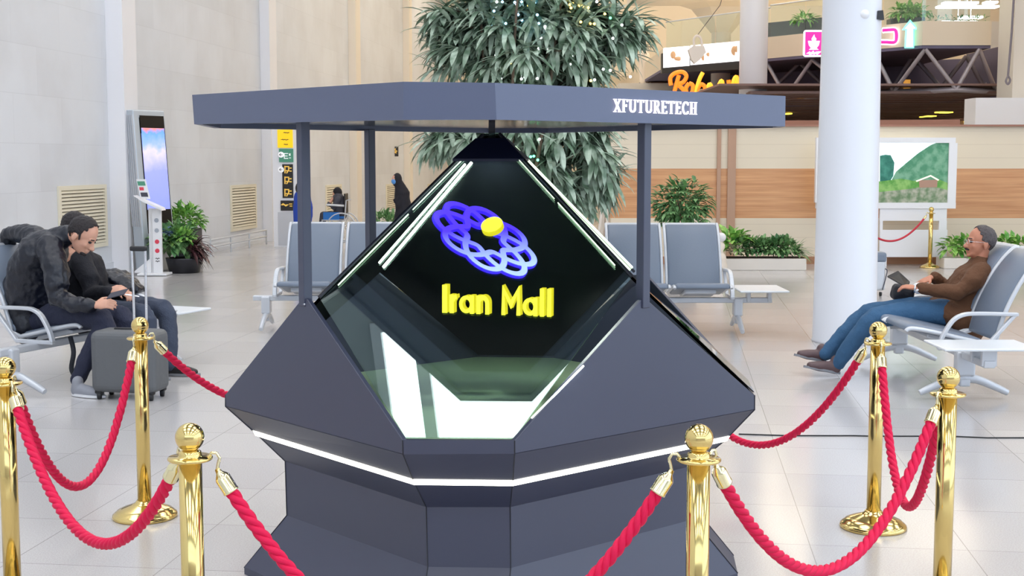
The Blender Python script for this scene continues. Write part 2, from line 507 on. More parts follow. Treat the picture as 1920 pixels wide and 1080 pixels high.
def glassmat(name, tint, gl, rough=0.0):
    m = bpy.data.materials.new(name); m.use_nodes = True
    nt = m.node_tree; nt.nodes.clear(); L = nt.links.new
    o = nt.nodes.new('ShaderNodeOutputMaterial'); mx = nt.nodes.new('ShaderNodeMixShader')
    t = nt.nodes.new('ShaderNodeBsdfTransparent'); t.inputs[0].default_value = tint
    g = nt.nodes.new('ShaderNodeBsdfGlossy'); g.inputs['Roughness'].default_value = rough; g.inputs['Color'].default_value = (0.86, 1.0, 0.95, 1)
    lw = nt.nodes.new('ShaderNodeLayerWeight'); lw.inputs['Blend'].default_value = 0.5
    mr = nt.nodes.new('ShaderNodeMapRange')
    mr.inputs['To Min'].default_value = gl; mr.inputs['To Max'].default_value = 0.95
    pw = nt.nodes.new('ShaderNodeMath'); pw.operation = 'POWER'; pw.inputs[1].default_value = 4.0
    L(lw.outputs['Facing'], pw.inputs[0]); L(pw.outputs[0], mr.inputs['Value'])
    L(mr.outputs[0], mx.inputs[0]); L(t.outputs[0], mx.inputs[1]); L(g.outputs[0], mx.inputs[2]); L(mx.outputs[0], o.inputs[0])
    return m


M['glass_front'] = glassmat('tinted beam splitter glass', (0.86, 0.92, 0.90, 1), 0.20)
M['matteblack'] = mat('matte black blocker', (0.003, 0.004, 0.007, 1), 0.9, spec=0.1)
M['glass_back'] = mat('black backed glass', (0.004, 0.006, 0.012, 1), 0.02, spec=0.8)
M['glass_clear'] = glassmat('balustrade glass', (0.93, 0.97, 0.96, 1), 0.06)


def screen_mat(name, cols, scale=3.0, estr=0.8, axis=2, lo=0.0, hi=1.0):
    """emissive screen whose picture is a vertical gradient broken by noise"""
    m = bpy.data.materials.new(name); m.use_nodes = True
    nt = m.node_tree; b = nt.nodes['Principled BSDF']; L = nt.links.new
    tc = nt.nodes.new('ShaderNodeTexCoord')
    sep = nt.nodes.new('ShaderNodeSeparateXYZ'); L(tc.outputs['Object'], sep.inputs[0])
    n = nt.nodes.new('ShaderNodeTexNoise'); n.inputs['Scale'].default_value = scale; n.inputs['Detail'].default_value = 4
    L(tc.outputs['Object'], n.inputs['Vector'])
    mr = nt.nodes.new('ShaderNodeMapRange'); mr.inputs['From Min'].default_value = lo; mr.inputs['From Max'].default_value = hi
    L(sep.outputs[axis], mr.inputs['Value'])
    ad = nt.nodes.new('ShaderNodeMath'); ad.operation = 'MULTIPLY_ADD'; ad.inputs[1].default_value = 0.35
    L(n.outputs['Fac'], ad.inputs[0]); L(mr.outputs[0], ad.inputs[2])
    a2 = nt.nodes.new('ShaderNodeMath'); a2.operation = 'SUBTRACT'; a2.inputs[1].default_value = 0.17
    L(ad.outputs[0], a2.inputs[0])
    r = nt.nodes.new('ShaderNodeValToRGB')
    el = r.color_ramp.elements
    el[0].position = cols[0][0]; el[0].color = cols[0][1]
    el[1].position = cols[-1][0]; el[1].color = cols[-1][1]
    for p_, c_ in cols[1:-1]:
        e = el.new(p_); e.color = c_
    L(a2.outputs[0], r.inputs['Fac'])
    L(r.outputs['Color'], b.inputs['Base Color']); L(r.outputs['Color'], b.inputs['Emission Color'])
    b.inputs['Emission Strength'].default_value = estr
    b.inputs['Roughness'].default_value = 0.2
    return m


# ================================================================== THE SETTING
fl = MB().add([(-14, -14, 0), (18, -14, 0), (18, 53, 0), (-14, 53, 0), (-14, -14, -.2), (18, -14, -.2), (18, 53, -.2), (-14, 53, -.2)],
              [(0, 1, 2, 3), (7, 6, 5, 4), (0, 4, 5, 1), (1, 5, 6, 2), (2, 6, 7, 3), (3, 7, 4, 0)])
struct('floor', fl, M['floor'])
cl = MB().box((2, 19.5, CEIL + 0.15), (32, 67, 0.3))
struct('ceiling', cl, M['ceil'])

LE = Vector((0.1066, 0.9943, 0)); LN = Vector((0.9943, -0.1066, 0))


def LW(Y, out=0.0, z=0.0):
    """point of the left wall's face at depth Y, moved out into the hall"""
    return Vector((-5.30 + 0.1072 * (Y - 25.0), Y, z)) + LN * out


def wall_block(a, b, n, z0, z1, th):
    m = MB()
    m.prism([a, b, Vector((b.x, b.y, 0)) - n * th, Vector((a.x, a.y, 0)) - n * th], (0, 0, z1 - z0))
    for v in m.v: v.z += z0
    return m


struct('wall_left', wall_block(LW(-13), LW(52), LN, 0, CEIL, 0.3), M['wall'])
sk = wall_block(LW(-13, 0.03), LW(51, 0.03), LN, 0, 0.16, 0.03)
sk2 = wall_block(LW(-13, 0.07), LW(51, 0.07), LN, 0, 0.07, 0.07)
sk.add(sk2.v, sk2.f)
struct('baseboard_left', sk, M['wall'])
for i, (Y, ww, pr, mm) in enumerate([(19.8, 0.5, 0.26, 'pil'), (27.4, 0.5, 0.2, 'pil'), (35.2, 0.55, 0.2, 'pilwarm'), (42.7, 0.5, 0.2, 'pilwarm')]):
    a, b = LW(Y - ww / 2, pr), LW(Y + ww / 2, pr)
    struct('trim_%d' % (i + 1), wall_block(a, b, LN, 0, CEIL, pr - 0.002), M[mm])
struct('wall_back', MB().box((6, 51.3, CEIL / 2), (22, 0.3, CEIL)), M['wallwarm'])
struct('wall_right', MB().box((16.2, 32, CEIL / 2), (0.3, 39, CEIL)), M['wallwarm'])

# window walls beside and behind the camera: columns, mullions, sills; daylight comes in between them
wm = MB()
for k in range(9):
    wm.box((16.2, -12.5 + k * 3.1, CEIL / 2), (0.35, 0.3, CEIL))
for z in (0.3, 3.2, 6.2): wm.box((16.2, 0, z), (0.16, 25, 0.16))
wm.box((16.2, 0, 0.15), (0.2, 25, 0.3))
struct('window_1', wm, M['greysteel'])
wm = MB()
for k in range(10):
    wm.box((-9.5 + k * 2.8, -13.2, CEIL / 2), (0.3, 0.35, CEIL))
for z in (1.1, 3.6, 6.4): wm.box((3, -13.2, z), (26, 0.16, 0.16))
struct('window_2', wm, M['greysteel'])
struct('wall_behind_blocker', MB().box((3, -13.35, 1.9), (26, 0.25, 3.8)), M['greysteel'])  # unseen wall, added to keep low daylight off the kiosk front

# unseen luminous ceiling panels; the far ones made bright to lift the back wall
ix = 0
proto = None
for yy, warm in ((-8.5, 0), (-3.5, 0), (1.6, 0), (6.6, 0), (11.8, 0), (17.5, 1), (24, 1), (31, 1), (38, 1), (45, 1)):
    for xx in (-5.6, -1.1, 3.4, 7.9, 12.4):
        if yy > 36 and xx < -4: continue
        if xx < 2: warm = 0
        elif yy > 16: warm = 1
        if yy > 30: warm = 2
        t = thing('ceiling_light', 'large square luminous %s ceiling panel with a crossed frame over the hall, out of view' % ('warm' if warm else 'cool white'), 'ceiling light',
                  (xx, yy, CEIL), 'luminous ceiling panels over the %s of the hall' % ('far end' if warm else 'near half'), local=True)
        if proto is None or proto[0] != warm:
            fr = MB()
            for s_ in (-1, 1):
                fr.box((s_ * 1.35, 0, -0.05), (0.1, 3.5, 0.1)); fr.box((0, s_ * 1.70, -0.05), (2.8, 0.1, 0.1))
            fr.box((0.0, 0.35, -0.06), (2.7, 0.12, 0.1)); fr.box((-0.92, 0, -0.06), (0.12, 3.4, 0.1))
            a = fr.build('frame', M['greysteel'], t)
            b_ = MB().box((0, 0, -0.02), (2.62, 3.32, 0.02)).build('diffuser', (M['panel_lamp'], M['panel_warm'], M['panel_far_fill'])[warm], t)
            proto = (warm, a, b_)
        else:
            for q in proto[1:]:
                c_ = q.copy(); C.objects.link(c_); c_.parent = t

# beige and wood screen wall on the right
WY = 21.2
wr = MB().box((8.8, WY + 0.15, 1.088), (14.46, 0.3, 2.176))
struct('wall_right_screen', wr, M['woodwall'])
struct('trim_5', MB().box((8.8, WY + 0.13, 2.19), (14.5, 0.4, 0.03)), M['brownledge'])
struct('baseboard_right', MB().box((8.8, WY - 0.012, 0.06), (14.46, 0.024, 0.12)), M['baseboard'])
for i, (u0, u1) in enumerate(((1343, 1350), (1363, 1378))):
    a = P(u0, 400, WY - .02).x; b = P(u1, 400, WY - .02).x
    struct('trim_%d' % (6 + i), MB().box(((a + b) / 2, WY - 0.02, 1.08), (b - a, 0.035, 2.15)), M['wallstrip'])  # two thin brown upright strips on the wall face

# ================================================================== THE KIOSK
K = {('ct','L+'):(-1.210,5.440,1.893),('ct','L-'):(-1.238,5.208,1.901),('ct','F-'):(-0.338,4.199,1.893),('ct','F+'):(-0.053,4.171,1.888),('ct','R-'):(1.040,5.115,1.892),('ct','R+'):(1.070,5.346,1.893),('ct','B+'):(0.172,6.388,1.893),('ct','B-'):(-0.113,6.416,1.893),
('cb','L+'):(-1.207,5.442,1.778),('cb','L-'):(-1.232,5.206,1.788),('cb','F-'):(-0.339,4.203,1.775),('cb','F+'):(-0.048,4.174,1.775),('cb','R-'):(1.040,5.112,1.777),('cb','R+'):(1.067,5.349,1.778),('cb','B+'):(0.175,6.385,1.778),('cb','B-'):(-0.116,6.414,1.778),
('rim','L+'):(-1.098,5.470,0.739),('rim','L-'):(-1.125,5.172,0.733),('rim','F-'):(-0.359,4.309,0.735),('rim','F+'):(0.009,4.273,0.741),('rim','R-'):(0.937,5.087,0.746),('rim','R+'):(0.964,5.386,0.739),('rim','B+'):(0.203,6.278,0.739),('rim','B-'):(-0.164,6.314,0.739),
('cre','L+'):(-1.098,5.470,0.691),('cre','L-'):(-1.126,5.172,0.686),('cre','F-'):(-0.358,4.309,0.687),('cre','F+'):(0.009,4.273,0.697),('cre','R-'):(0.938,5.087,0.689),('cre','R+'):(0.964,5.385,0.691),('cre','B+'):(0.203,6.278,0.691),('cre','B-'):(-0.164,6.314,0.691),
('led','L+'):(-0.986,5.452,0.567),('led','L-'):(-1.006,5.184,0.571),('led','F-'):(-0.329,4.417,0.564),('led','F+'):(0.002,4.385,0.568),('led','R-'):(0.830,5.109,0.565),('led','R+'):(0.850,5.377,0.567),('led','B+'):(0.174,6.171,0.567),('led','B-'):(-0.157,6.203,0.567),
('pt','L+'):(-0.876,5.433,0.459),('pt','L-'):(-0.899,5.197,0.461),('pt','F-'):(-0.297,4.524,0.453),('pt','F+'):(-0.006,4.495,0.461),('pt','R-'):(0.714,5.131,0.459),('pt','R+'):(0.737,5.367,0.459),('pt','B+'):(0.143,6.064,0.459),('pt','B-'):(-0.147,6.092,0.459),
('pb','L+'):(-0.875,5.433,0.244),('pb','L-'):(-0.896,5.197,0.242),('pb','F-'):(-0.293,4.525,0.241),('pb','F+'):(-0.004,4.496,0.246),('pb','R-'):(0.713,5.131,0.244),('pb','R+'):(0.736,5.367,0.244),('pb','B+'):(0.143,6.063,0.244),('pb','B-'):(-0.147,6.092,0.244),
('pl','L+'):(-1.051,5.438,0.000),('pl','L-'):(-1.071,5.202,-0.003),('pl','F-'):(-0.318,4.354,0.000),('pl','F+'):(-0.028,4.325,0.000),('pl','R-'):(0.889,5.121,0.000),('pl','R+'):(0.912,5.357,0.000),('pl','B+'):(0.160,6.234,0.000),('pl','B-'):(-0.131,6.262,0.000)}
K = {k: Vector(v) for k, v in K.items()}
CC = Vector((-0.079, 5.294, 0))
ORD = ['L-', 'F-', 'F+', 'R-', 'R+', 'B+', 'B-', 'L+']
POST = {'ML': Vector((-0.739, 4.747, 0)), 'MR': Vector((0.463, 4.690, 0)), 'MRB': Vector((0.575, 5.826, 0)), 'MLB': Vector((-0.624, 5.885, 0))}
PEAK = {'ML': Vector((-0.740, 4.729, 1.158)), 'MR': Vector((0.465, 4.677, 1.159)), 'MRB': Vector((0.579, 5.842, 1.159)), 'MLB': Vector((-0.625, 5.893, 1.159))}
kiosk = thing('display_kiosk', 'dark grey faceted octagonal hologram display kiosk with glass pyramid and canopy, inside the rope barrier', 'kiosk', (CC.x, CC.y, 0))


def hit(u, v, p0, n):
    a = P(u, v, 1.0); o = Vector((0, 0, H)); d = a - o
    return o + d * ((p0 - o).dot(n) / d.dot(n))


def ring(lay, off=0.0, z=None):
    r = []
    for k in ORD:
        p = K[(lay, k)].copy()
        d = (p - CC); d.z = 0; d.normalize()
        p += d * off
        if z is not None: p.z = z
        r.append(p)
    return r


def bands(rings, cap0=True, cap1=True):
    m = MB(); n = 8
    vs = [p for r in rings for p in r]
    fs = [(i * n + k, i * n + (k + 1) % n, (i + 1) * n + (k + 1) % n, (i + 1) * n + k) for i in range(len(rings) - 1) for k in range(n)]
    if cap0: fs.append(list(range(n))[::-1])
    if cap1: fs.append(list(range((len(rings) - 1) * n, len(rings) * n)))
    return m.add(vs, fs)


bands([ring('pl'), ring('pl', 0, 0.03), ring('pb')]).build('plinth', M['kiosk'], kiosk)
bands([ring('pb'), ring('pt')]).build('pedestal', M['kiosk'], kiosk)
bands([ring('pt'), ring('led')]).build('lower_skirt', M['kiosk'], kiosk)
# lit groove between the skirts
lr0 = [p + Vector((0, 0, -0.004)) for p in ring('led', 0.007)]
lr1 = [p + Vector((0, 0, 0.017)) for p in ring('led', 0.018)]
bands([lr0, lr1]).build('led_strip', M['led'], kiosk)
bands([[p + Vector((0, 0, 0.013)) for p in ring('led', 0.012)], ring('cre')]).build('upper_skirt', M['kiosk'], kiosk)
sm = MB()
for k in ORD:
    path = []
    for lay in ('pl', 'pb', 'pt', 'led', 'cre', 'rim'):
        p = K[(lay, k)].copy(); d = p - CC; d.z = 0; path.append(p + d.normalized() * 0.0006 + (Vector((0, 0, 0.03)) if lay == 'pl' else Vector()))
    sm.tube(path, 0.0022, 5)
sm.build('panel_seam', M['kiosk_dark'], kiosk)
# corner panels and the four pointed side panels
for a, b in (('F-', 'F+'), ('R-', 'R+'), ('B+', 'B-'), ('L+', 'L-')):
    pa, pb_ = K[('cre', a)], K[('cre', b)]
    ra, rb = K[('rim', a)], K[('rim', b)]
    nrm = (pb_ - pa).cross(Vector((0, 0, 1))).normalized()
    if nrm.dot(pa - CC) < 0: nrm = -nrm
    MB().prism([pa, pb_, rb, ra], -nrm * 0.02).build('corner_panel', M['kiosk'], kiosk)
for a, b, mk in (('L-', 'F-', 'ML'), ('F+', 'R-', 'MR'), ('R+', 'B+', 'MRB'), ('B-', 'L+', 'MLB')):
    pa, pb_ = K[('cre', a)], K[('cre', b)]
    ra, rb = K[('rim', a)], K[('rim', b)]
    dd = (pb_ - pa); dd.z = 0; dd.normalize()
    nrm = dd.cross(Vector((0, 0, 1))).normalized()
    if nrm.dot(pa - CC) < 0: nrm = -nrm
    pk = PEAK[mk]
    poly = [pa, pb_, rb, pk + dd * 0.016, pk - dd * 0.016, ra]
    # keep the panel flat: put every point on the plane through crease line and peak
    n2 = (pb_ - pa).cross(pk - pa).normalized()
    poly = [p - n2 * n2.dot(p - pa) for p in poly]
    if n2.dot(nrm) < 0: n2 = -n2
    o = MB().prism(poly, -n2 * 0.018).build('side_panel', M['kiosk'], kiosk)
    add_bevel(o, 0.002, 1)
    pz = POST[mk]
    ang = math.atan2(dd.y, dd.x)
    MB().rbox((pz.x, pz.y, (1.13 + 1.785) / 2), (0.036, 0.036, 1.785 - 1.13), 0.002, ang, seg=1).build('post', M['kiosk'], kiosk)
    MB().lathe([(0.006, 0), (0.006, 0.004), (0.0, 0.006)], pk + n2 * 0.0 + Vector((0, 0, -0.02)), 10, n2).build('bolt', M['chrome'], kiosk)
# deck inside
bands([ring('rim', -0.022, 0.711), ring('rim', -0.022, 0.717)]).build('deck', M['interior'], kiosk)
# canopy
can = bands([ring('cb', -0.028, 1.81), ring('cb', -0.028), ring('cb'), ring('ct'), ring('ct', -0.012)], True, True).build('canopy', M['canopy'], kiosk)
bands([ring('cb', -0.12, 1.797), ring('cb', -0.12, 1.809)]).build('display_screen', M['gblack'], kiosk)
# pyramid
APX = Vector((CC.x, CC.y, 1.785))
Fm, Fp = K[('rim', 'F-')], K[('rim', 'F+')]


def toward(p, k, z=None):
    q = CC + (Vector((p.x, p.y, 0)) - CC) * k
    q.z = p.z if z is None else z
    return q


fm, fp = toward(Fm, 0.975, 0.740), toward(Fp, 0.975, 0.745)
fn = (fp - fm).cross(APX - fm).normalized()
if fn.y > 0: fn = -fn


def onplane(xy):
    z = fm.z - (fn.x * (xy.x - fm.x) + fn.y * (xy.y - fm.y)) / fn.z
    return Vector((xy.x, xy.y, z))


RID = {}
for mk in PEAK:
    q = toward(PEAK[mk], 0.93, 0)
    RID[mk] = onplane(q) if mk in ('ML', 'MR') else Vector((q.x, q.y, 1.165))
tA = {mk: APX.lerp(RID[mk], 0.05) for mk in RID}
MB().prism([tA['ML'], RID['ML'], fm, fp, RID['MR'], tA['MR']], -fn * 0.006).build('front_glass', M['glass_front'], kiosk)
for (m1, c1, c2, m2) in (('MR', 'R-', 'R+', 'MRB'), ('MRB', 'B+', 'B-', 'MLB'), ('MLB', 'L+', 'L-', 'ML')):
    p1, p2 = toward(K[('rim', c1)], 0.985, 0.735), toward(K[('rim', c2)], 0.985, 0.735)
    if m1 == 'MR': p1, p2 = toward(K[('rim', c1)], 1.0, 0.757), toward(K[('rim', c2)], 1.0, 0.757)
    vs = [tA[m1], RID[m1], p1, p2, RID[m2], tA[m2]]
    inn = [v * 0.995 + Vector((CC.x, CC.y, v.z - 0.004)) * 0.005 for v in vs]
    g = MB().add(vs + inn, [(0, 1, 4, 5), (1, 2, 3, 4), (11, 10, 7, 6), (10, 9, 8, 7), (0, 6, 7, 1), (1, 7, 8, 2), (2, 8, 9, 3), (3, 9, 10, 4), (4, 10, 11, 5), (5, 11, 6, 0)])
    g.build('glass_pane', M['glass_back'], kiosk)
    inn2 = [Vector((v.x, v.y, 0)).lerp(Vector((CC.x, CC.y, 0)), 0.012) + Vector((0, 0, v.z - 0.008)) for v in vs]
    MB().add(inn2, [(5, 4, 1, 0), (4, 3, 2, 1)]).build('reflection_blocker', M['matteblack'], kiosk)  # added matte sheet, stops the hologram mirroring in the rear panes
for mk in RID:
    MB().tube([APX.lerp(RID[mk], 0.06), RID[mk]], 0.007, 6).build('glass_frame', M['kiosk_dark'], kiosk)
# green lit edges of the front glass, and the right hand strip
for mk, off in (('ML', Vector((0.028, 0, 0.0))), ('MR', Vector((-0.028, 0, 0.0)))):
    a_, b_ = APX.lerp(RID[mk], 0.12) + off * 0.7 - fn * -0.004, RID[mk] + off - fn * -0.004
    MB().tube([a_.lerp(b_, 0.0), a_.lerp(b_, 0.45)], 0.0016, 5).build('edge_light', M['ledgreen'], kiosk)
    MB().tube([a_.lerp(b_, 0.48), a_.lerp(b_, 0.93)], 0.0022, 5).build('edge_light', M['ledgreen'], kiosk)
a_, b_ = APX.lerp(RID['MRB'], 0.14), APX.lerp(RID['MRB'], 0.97)
MB().tube([a_ + Vector((0.004, -0.03, 0.004)), b_ + Vector((0.004, -0.045, 0.004))], 0.006, 6).build('led_and_reflection_tube', M['ledgreen'], kiosk)
for (u0, v0, u1, v1, r_) in ((711, 493, 872, 308, 0.0042), (719, 501, 884, 305, 0.0055)):
    MB().tube([hit(u0, v0, fm - fn * 0.03, fn), hit(u1, v1, fm - fn * 0.03, fn)], r_, 8).build('led_and_reflection_tube', M['led_and_reflection'], kiosk)  # glowing double line drawn in for an LED's reflection in the glass
MB().tube([hit(997, 784, fm + fn * 0.004, fn), hit(1094, 686, fm + fn * 0.004, fn)], 0.0035, 6).build('led_and_reflection_tube', M['led_and_reflection'], kiosk)
# cap and stem
f_ = (Fm + Fp) / 2 - CC; f_.z = 0; f_.normalize(); g_ = Vector((-f_.y, f_.x, 0))
cp = []
for (r_, z_) in ((0.058, 1.735), (0.138, 1.655), (0.138, 1.645)):
    cp.append([CC + (f_ * s1 * r_ + g_ * s2 * r_) + Vector((0, 0, z_)) for s1, s2 in ((1, -1), (1, 1), (-1, 1), (-1, -1))])
capm = MB().add([p for r in cp for p in r], [(0, 1, 2, 3), (0, 4, 5, 1), (1, 5, 6, 2), (2, 6, 7, 3), (3, 7, 4, 0), (4, 8, 9, 5), (5, 9, 10, 6), (6, 10, 11, 7), (7, 11, 8, 4)])
capm.build('pyramid_cap', mat('midnight blue metal', (0.006, 0.009, 0.035, 1), 0.45), kiosk)
MB().box((CC.x, CC.y, 1.768), (0.026, 0.026, 0.07)).build('stem', M['kiosk_dark'], kiosk)


# ---- lettering helper: ribbons in a plane
def ribbon(mb, pts, wd, O, U, V, D):
    pts = [Vector((p[0], p[1])) for p in pts]
    n = len(pts)
    L_, R_ = [], []
    for i, p in enumerate(pts):
        d0 = (p - pts[i - 1]).normalized() if i > 0 else None
        d1 = (pts[i + 1] - p).normalized() if i < n - 1 else None
        if d0 is None: d0 = d1
        if d1 is None: d1 = d0
        n0 = Vector((-d0.y, d0.x)); n1 = Vector((-d1.y, d1.x))
        mt = (n0 + n1)
        mt = mt.normalized() if mt.length > 1e-6 else n0
        k = min(2.0, 1.0 / max(0.3, mt.dot(n0)))
        L_.append(p + mt * wd / 2 * k); R_.append(p - mt * wd / 2 * k)
    vs = [O + U * q.x + V * q.y for q in L_ + R_] + [O + U * q.x + V * q.y + D for q in L_ + R_]
    fs = []
    N2 = 2 * n
    for i in range(n - 1):
        fs += [(i, i + 1, n + i + 1, n + i), (N2 + i, N2 + n + i, N2 + n + i + 1, N2 + i + 1), (i, N2 + i, N2 + i + 1, i + 1), (n + i, n + i + 1, N2 + n + i + 1, N2 + n + i)]
    fs += [(0, n, N2 + n, N2), (n - 1, N2 + n - 1, N2 + N2 - 1, N2 - 1)]
    mb.add(vs, fs)


def arc(cx, cy, rx, ry, a0, a1, n=12):
    return [(cx + rx * math.cos(math.radians(a0 + (a1 - a0) * i / n)), cy + ry * math.sin(math.radians(a0 + (a1 - a0) * i / n))) for i in range(n + 1)]


TH_, TN = 0.115, 0.055
SER = {
 'X': (0.72, [([(0.10, 1), (0.62, 0)], TH_), ([(0.62, 1), (0.10, 0)], TN), ([(0, 1), (0.26, 1)], .05), ([(0.48, 1), (0.72, 1)], .05), ([(0, 0), (0.24, 0)], .05), ([(0.46, 0), (0.72, 0)], .05)]),
 'F': (0.56, [([(0.15, 0), (0.15, 1)], TH_), ([(0.02, 1), (0.54, 1)], .06), ([(0.53, 1), (0.53, 0.82)], .05), ([(0.15, 0.52), (0.42, 0.52)], .06), ([(0.42, 0.62), (0.42, 0.42)], .04), ([(0.02, 0), (0.3, 0)], .05)]),
 'U': (0.76, [([(0.15, 1), (0.15, 0.35)] + arc(0.39, 0.30, 0.24, 0.27, 180, 360), 0.10), ([(0.63, 0.28), (0.63, 1)], TN), ([(0.02, 1), (0.28, 1)], .05), ([(0.52, 1), (0.74, 1)], .05)]),
 'T': (0.66, [([(0.33, 0), (0.33, 1)], TH_), ([(0.02, 1), (0.64, 1)], .06), ([(0.03, 1), (0.03, 0.82)], .05), ([(0.63, 1), (0.63, 0.82)], .05), ([(0.2, 0), (0.46, 0)], .05)]),
 'R': (0.70, [([(0.15, 0), (0.15, 1)], TH_), ([(0.02, 1), (0.32, 1)] + arc(0.33, 0.76, 0.20, 0.24, 90, -90, 10) + [(0.15, 0.52)], 0.08), ([(0.34, 0.52), (0.6, 0.0)], 0.11), ([(0.02, 0), (0.28, 0)], .05), ([(0.54, 0), (0.72, 0)], .05)]),
 'E': (0.60, [([(0.15, 0), (0.15, 1)], TH_), ([(0.02, 1), (0.56, 1)], .06), ([(0.55, 1), (0.55, 0.82)], .05), ([(0.15, 0.52), (0.44, 0.52)], .06), ([(0.44, 0.62), (0.44, 0.42)], .04), ([(0.02, 0), (0.58, 0)], .06), ([(0.57, 0), (0.57, 0.2)], .05)]),
 'C': (0.72, [(arc(0.40, 0.5, 0.31, 0.5, 42, 318, 20), 0.10), ([(0.64, 0.98), (0.64, 0.72)], .05), ([(0.64, 0.02), (0.64, 0.25)], .04)]),
 'H': (0.80, [([(0.17, 0), (0.17, 1)], TH_), ([(0.63, 0), (0.63, 1)], TH_), ([(0.17, 0.5), (0.63, 0.5)], .06), ([(0.03, 1), (0.31, 1)], .05), ([(0.49, 1), (0.77, 1)], .05), ([(0.03, 0), (0.31, 0)], .05), ([(0.49, 0), (0.77, 0)], .05)]),
}


p0 = K[('cb', 'F+')]; p1 = K[('cb', 'R-')]
fd = (p1 - p0); fd.z = 0; fd.normalize(); fnr = Vector((fd.y, -fd.x, 0))
A = hit(1149, 209.5, p0, fnr); B = hit(1305, 214.5, p0, fnr); T_ = hit(1149, 186, p0, fnr)
txt = 'XFUTURETECH'
gap = 0.13
tot = sum(SER[c][0] for c in txt) + gap * (len(txt) - 1)
U = (B - A) / tot; V = Vector((0, 0, (T_ - A).length))
x = 0
for chx in txt:
    wd, st_ = SER[chx]
    m = MB()
    for pts, s_ in st_: ribbon(m, pts, s_, A + U * x + fnr * 0.001, U, V, fnr * 0.006)
    m.build('letter', mat('white lit letter', (1, 1, 1, 1), 0.4, emit=(1.0, 0.9, 0.96, 1), estr=1.3) if x == 0 else bpy.data.materials['white lit letter'], kiosk)
    x += wd + gap

# ---- added fill light, hidden in the cap to brighten the deck
ld = bpy.data.lights.new('deck_fill_light', 'AREA'); ld.energy = 8.0; ld.size = 0.09; ld.color = (0.92, 1.0, 0.90)
lo = bpy.data.objects.new('deck_fill_light', ld); C.objects.link(lo); lo.parent = kiosk
lo.location = (0, 0, 1.655)
# ---- hologram inside the pyramid
HY = 5.27
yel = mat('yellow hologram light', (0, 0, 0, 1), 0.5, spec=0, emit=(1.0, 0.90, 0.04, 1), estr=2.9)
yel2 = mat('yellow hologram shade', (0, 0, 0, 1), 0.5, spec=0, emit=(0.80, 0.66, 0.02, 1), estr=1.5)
GS = {
 'I': (0.20, [([(0.1, 0), (0.1, 1.0)], 0.20)]),
 'r': (0.30, [([(0.09, 0), (0.09, 0.66)], 0.17), (arc(0.30, 0.36, 0.17, 0.24, 160, 90, 6), 0.14)]),
 'a': (0.62, [(arc(0.30, 0.33, 0.23, 0.25, 0, 360, 24), 0.13), ([(0.54, 0), (0.54, 0.66)], 0.16)]),
 'n': (0.56, [([(0.09, 0), (0.09, 0.66)], 0.16), ([(0.09, 0.30)] + arc(0.28, 0.38, 0.19, 0.22, 180, 0, 12) + [(0.47, 0)], 0.16)]),
 ' ': (0.30, []),
 'M': (0.80, [([(0.08, 0), (0.08, 0.93), (0.40, 0.38), (0.72, 0.93), (0.72, 0)], 0.15)]),
 'l': (0.20, [([(0.09, 0), (0.09, 1.0)], 0.17)]),
}
A = P(829, 586, HY); B = P(1034, 594, HY); T_ = P(829, 534, HY)
tx = 'Iran Mall'
gap = 0.11
tot = sum(GS[c][0] for c in tx) + gap * (len(tx) - 1)
U = (B - A) / tot; V = (T_ - A)
x = 0
for chx in tx:
    wd, st_ = GS[chx]
    if st_:
        m = MB(); m2 = MB()
        for pts, s_ in st_:
            ribbon(m, pts, s_, A + U * x, U, V, Vector((0.001, -0.004, 0)))
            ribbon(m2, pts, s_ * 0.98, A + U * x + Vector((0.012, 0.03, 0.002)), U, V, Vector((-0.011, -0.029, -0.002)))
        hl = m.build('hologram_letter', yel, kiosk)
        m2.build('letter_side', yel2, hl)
    x += wd + gap
# emblem: an interlaced rosette seen at a slant, a disc floating over its middle
def blue_mat(name, c1, c2, s_):
    m = bpy.data.materials.new(name); m.use_nodes = True
    nt = m.node_tree; b = nt.nodes['Principled BSDF']; L = nt.links.new
    tc = nt.nodes.new('ShaderNodeTexCoord'); sep = nt.nodes.new('ShaderNodeSeparateXYZ'); L(tc.outputs['Generated'], sep.inputs[0])
    r = nt.nodes.new('ShaderNodeValToRGB')
    r.color_ramp.elements[0].position = 0.15; r.color_ramp.elements[0].color = c2
    r.color_ramp.elements[1].position = 0.60; r.color_ramp.elements[1].color = c1
    L(sep.outputs[2], r.inputs['Fac']); L(r.outputs[0], b.inputs['Emission Color'])
    b.inputs['Base Color'].default_value = (0, 0, 0, 1); b.inputs['Specular IOR Level'].default_value = 0
    b.inputs['Emission Strength'].default_value = s_
    return m


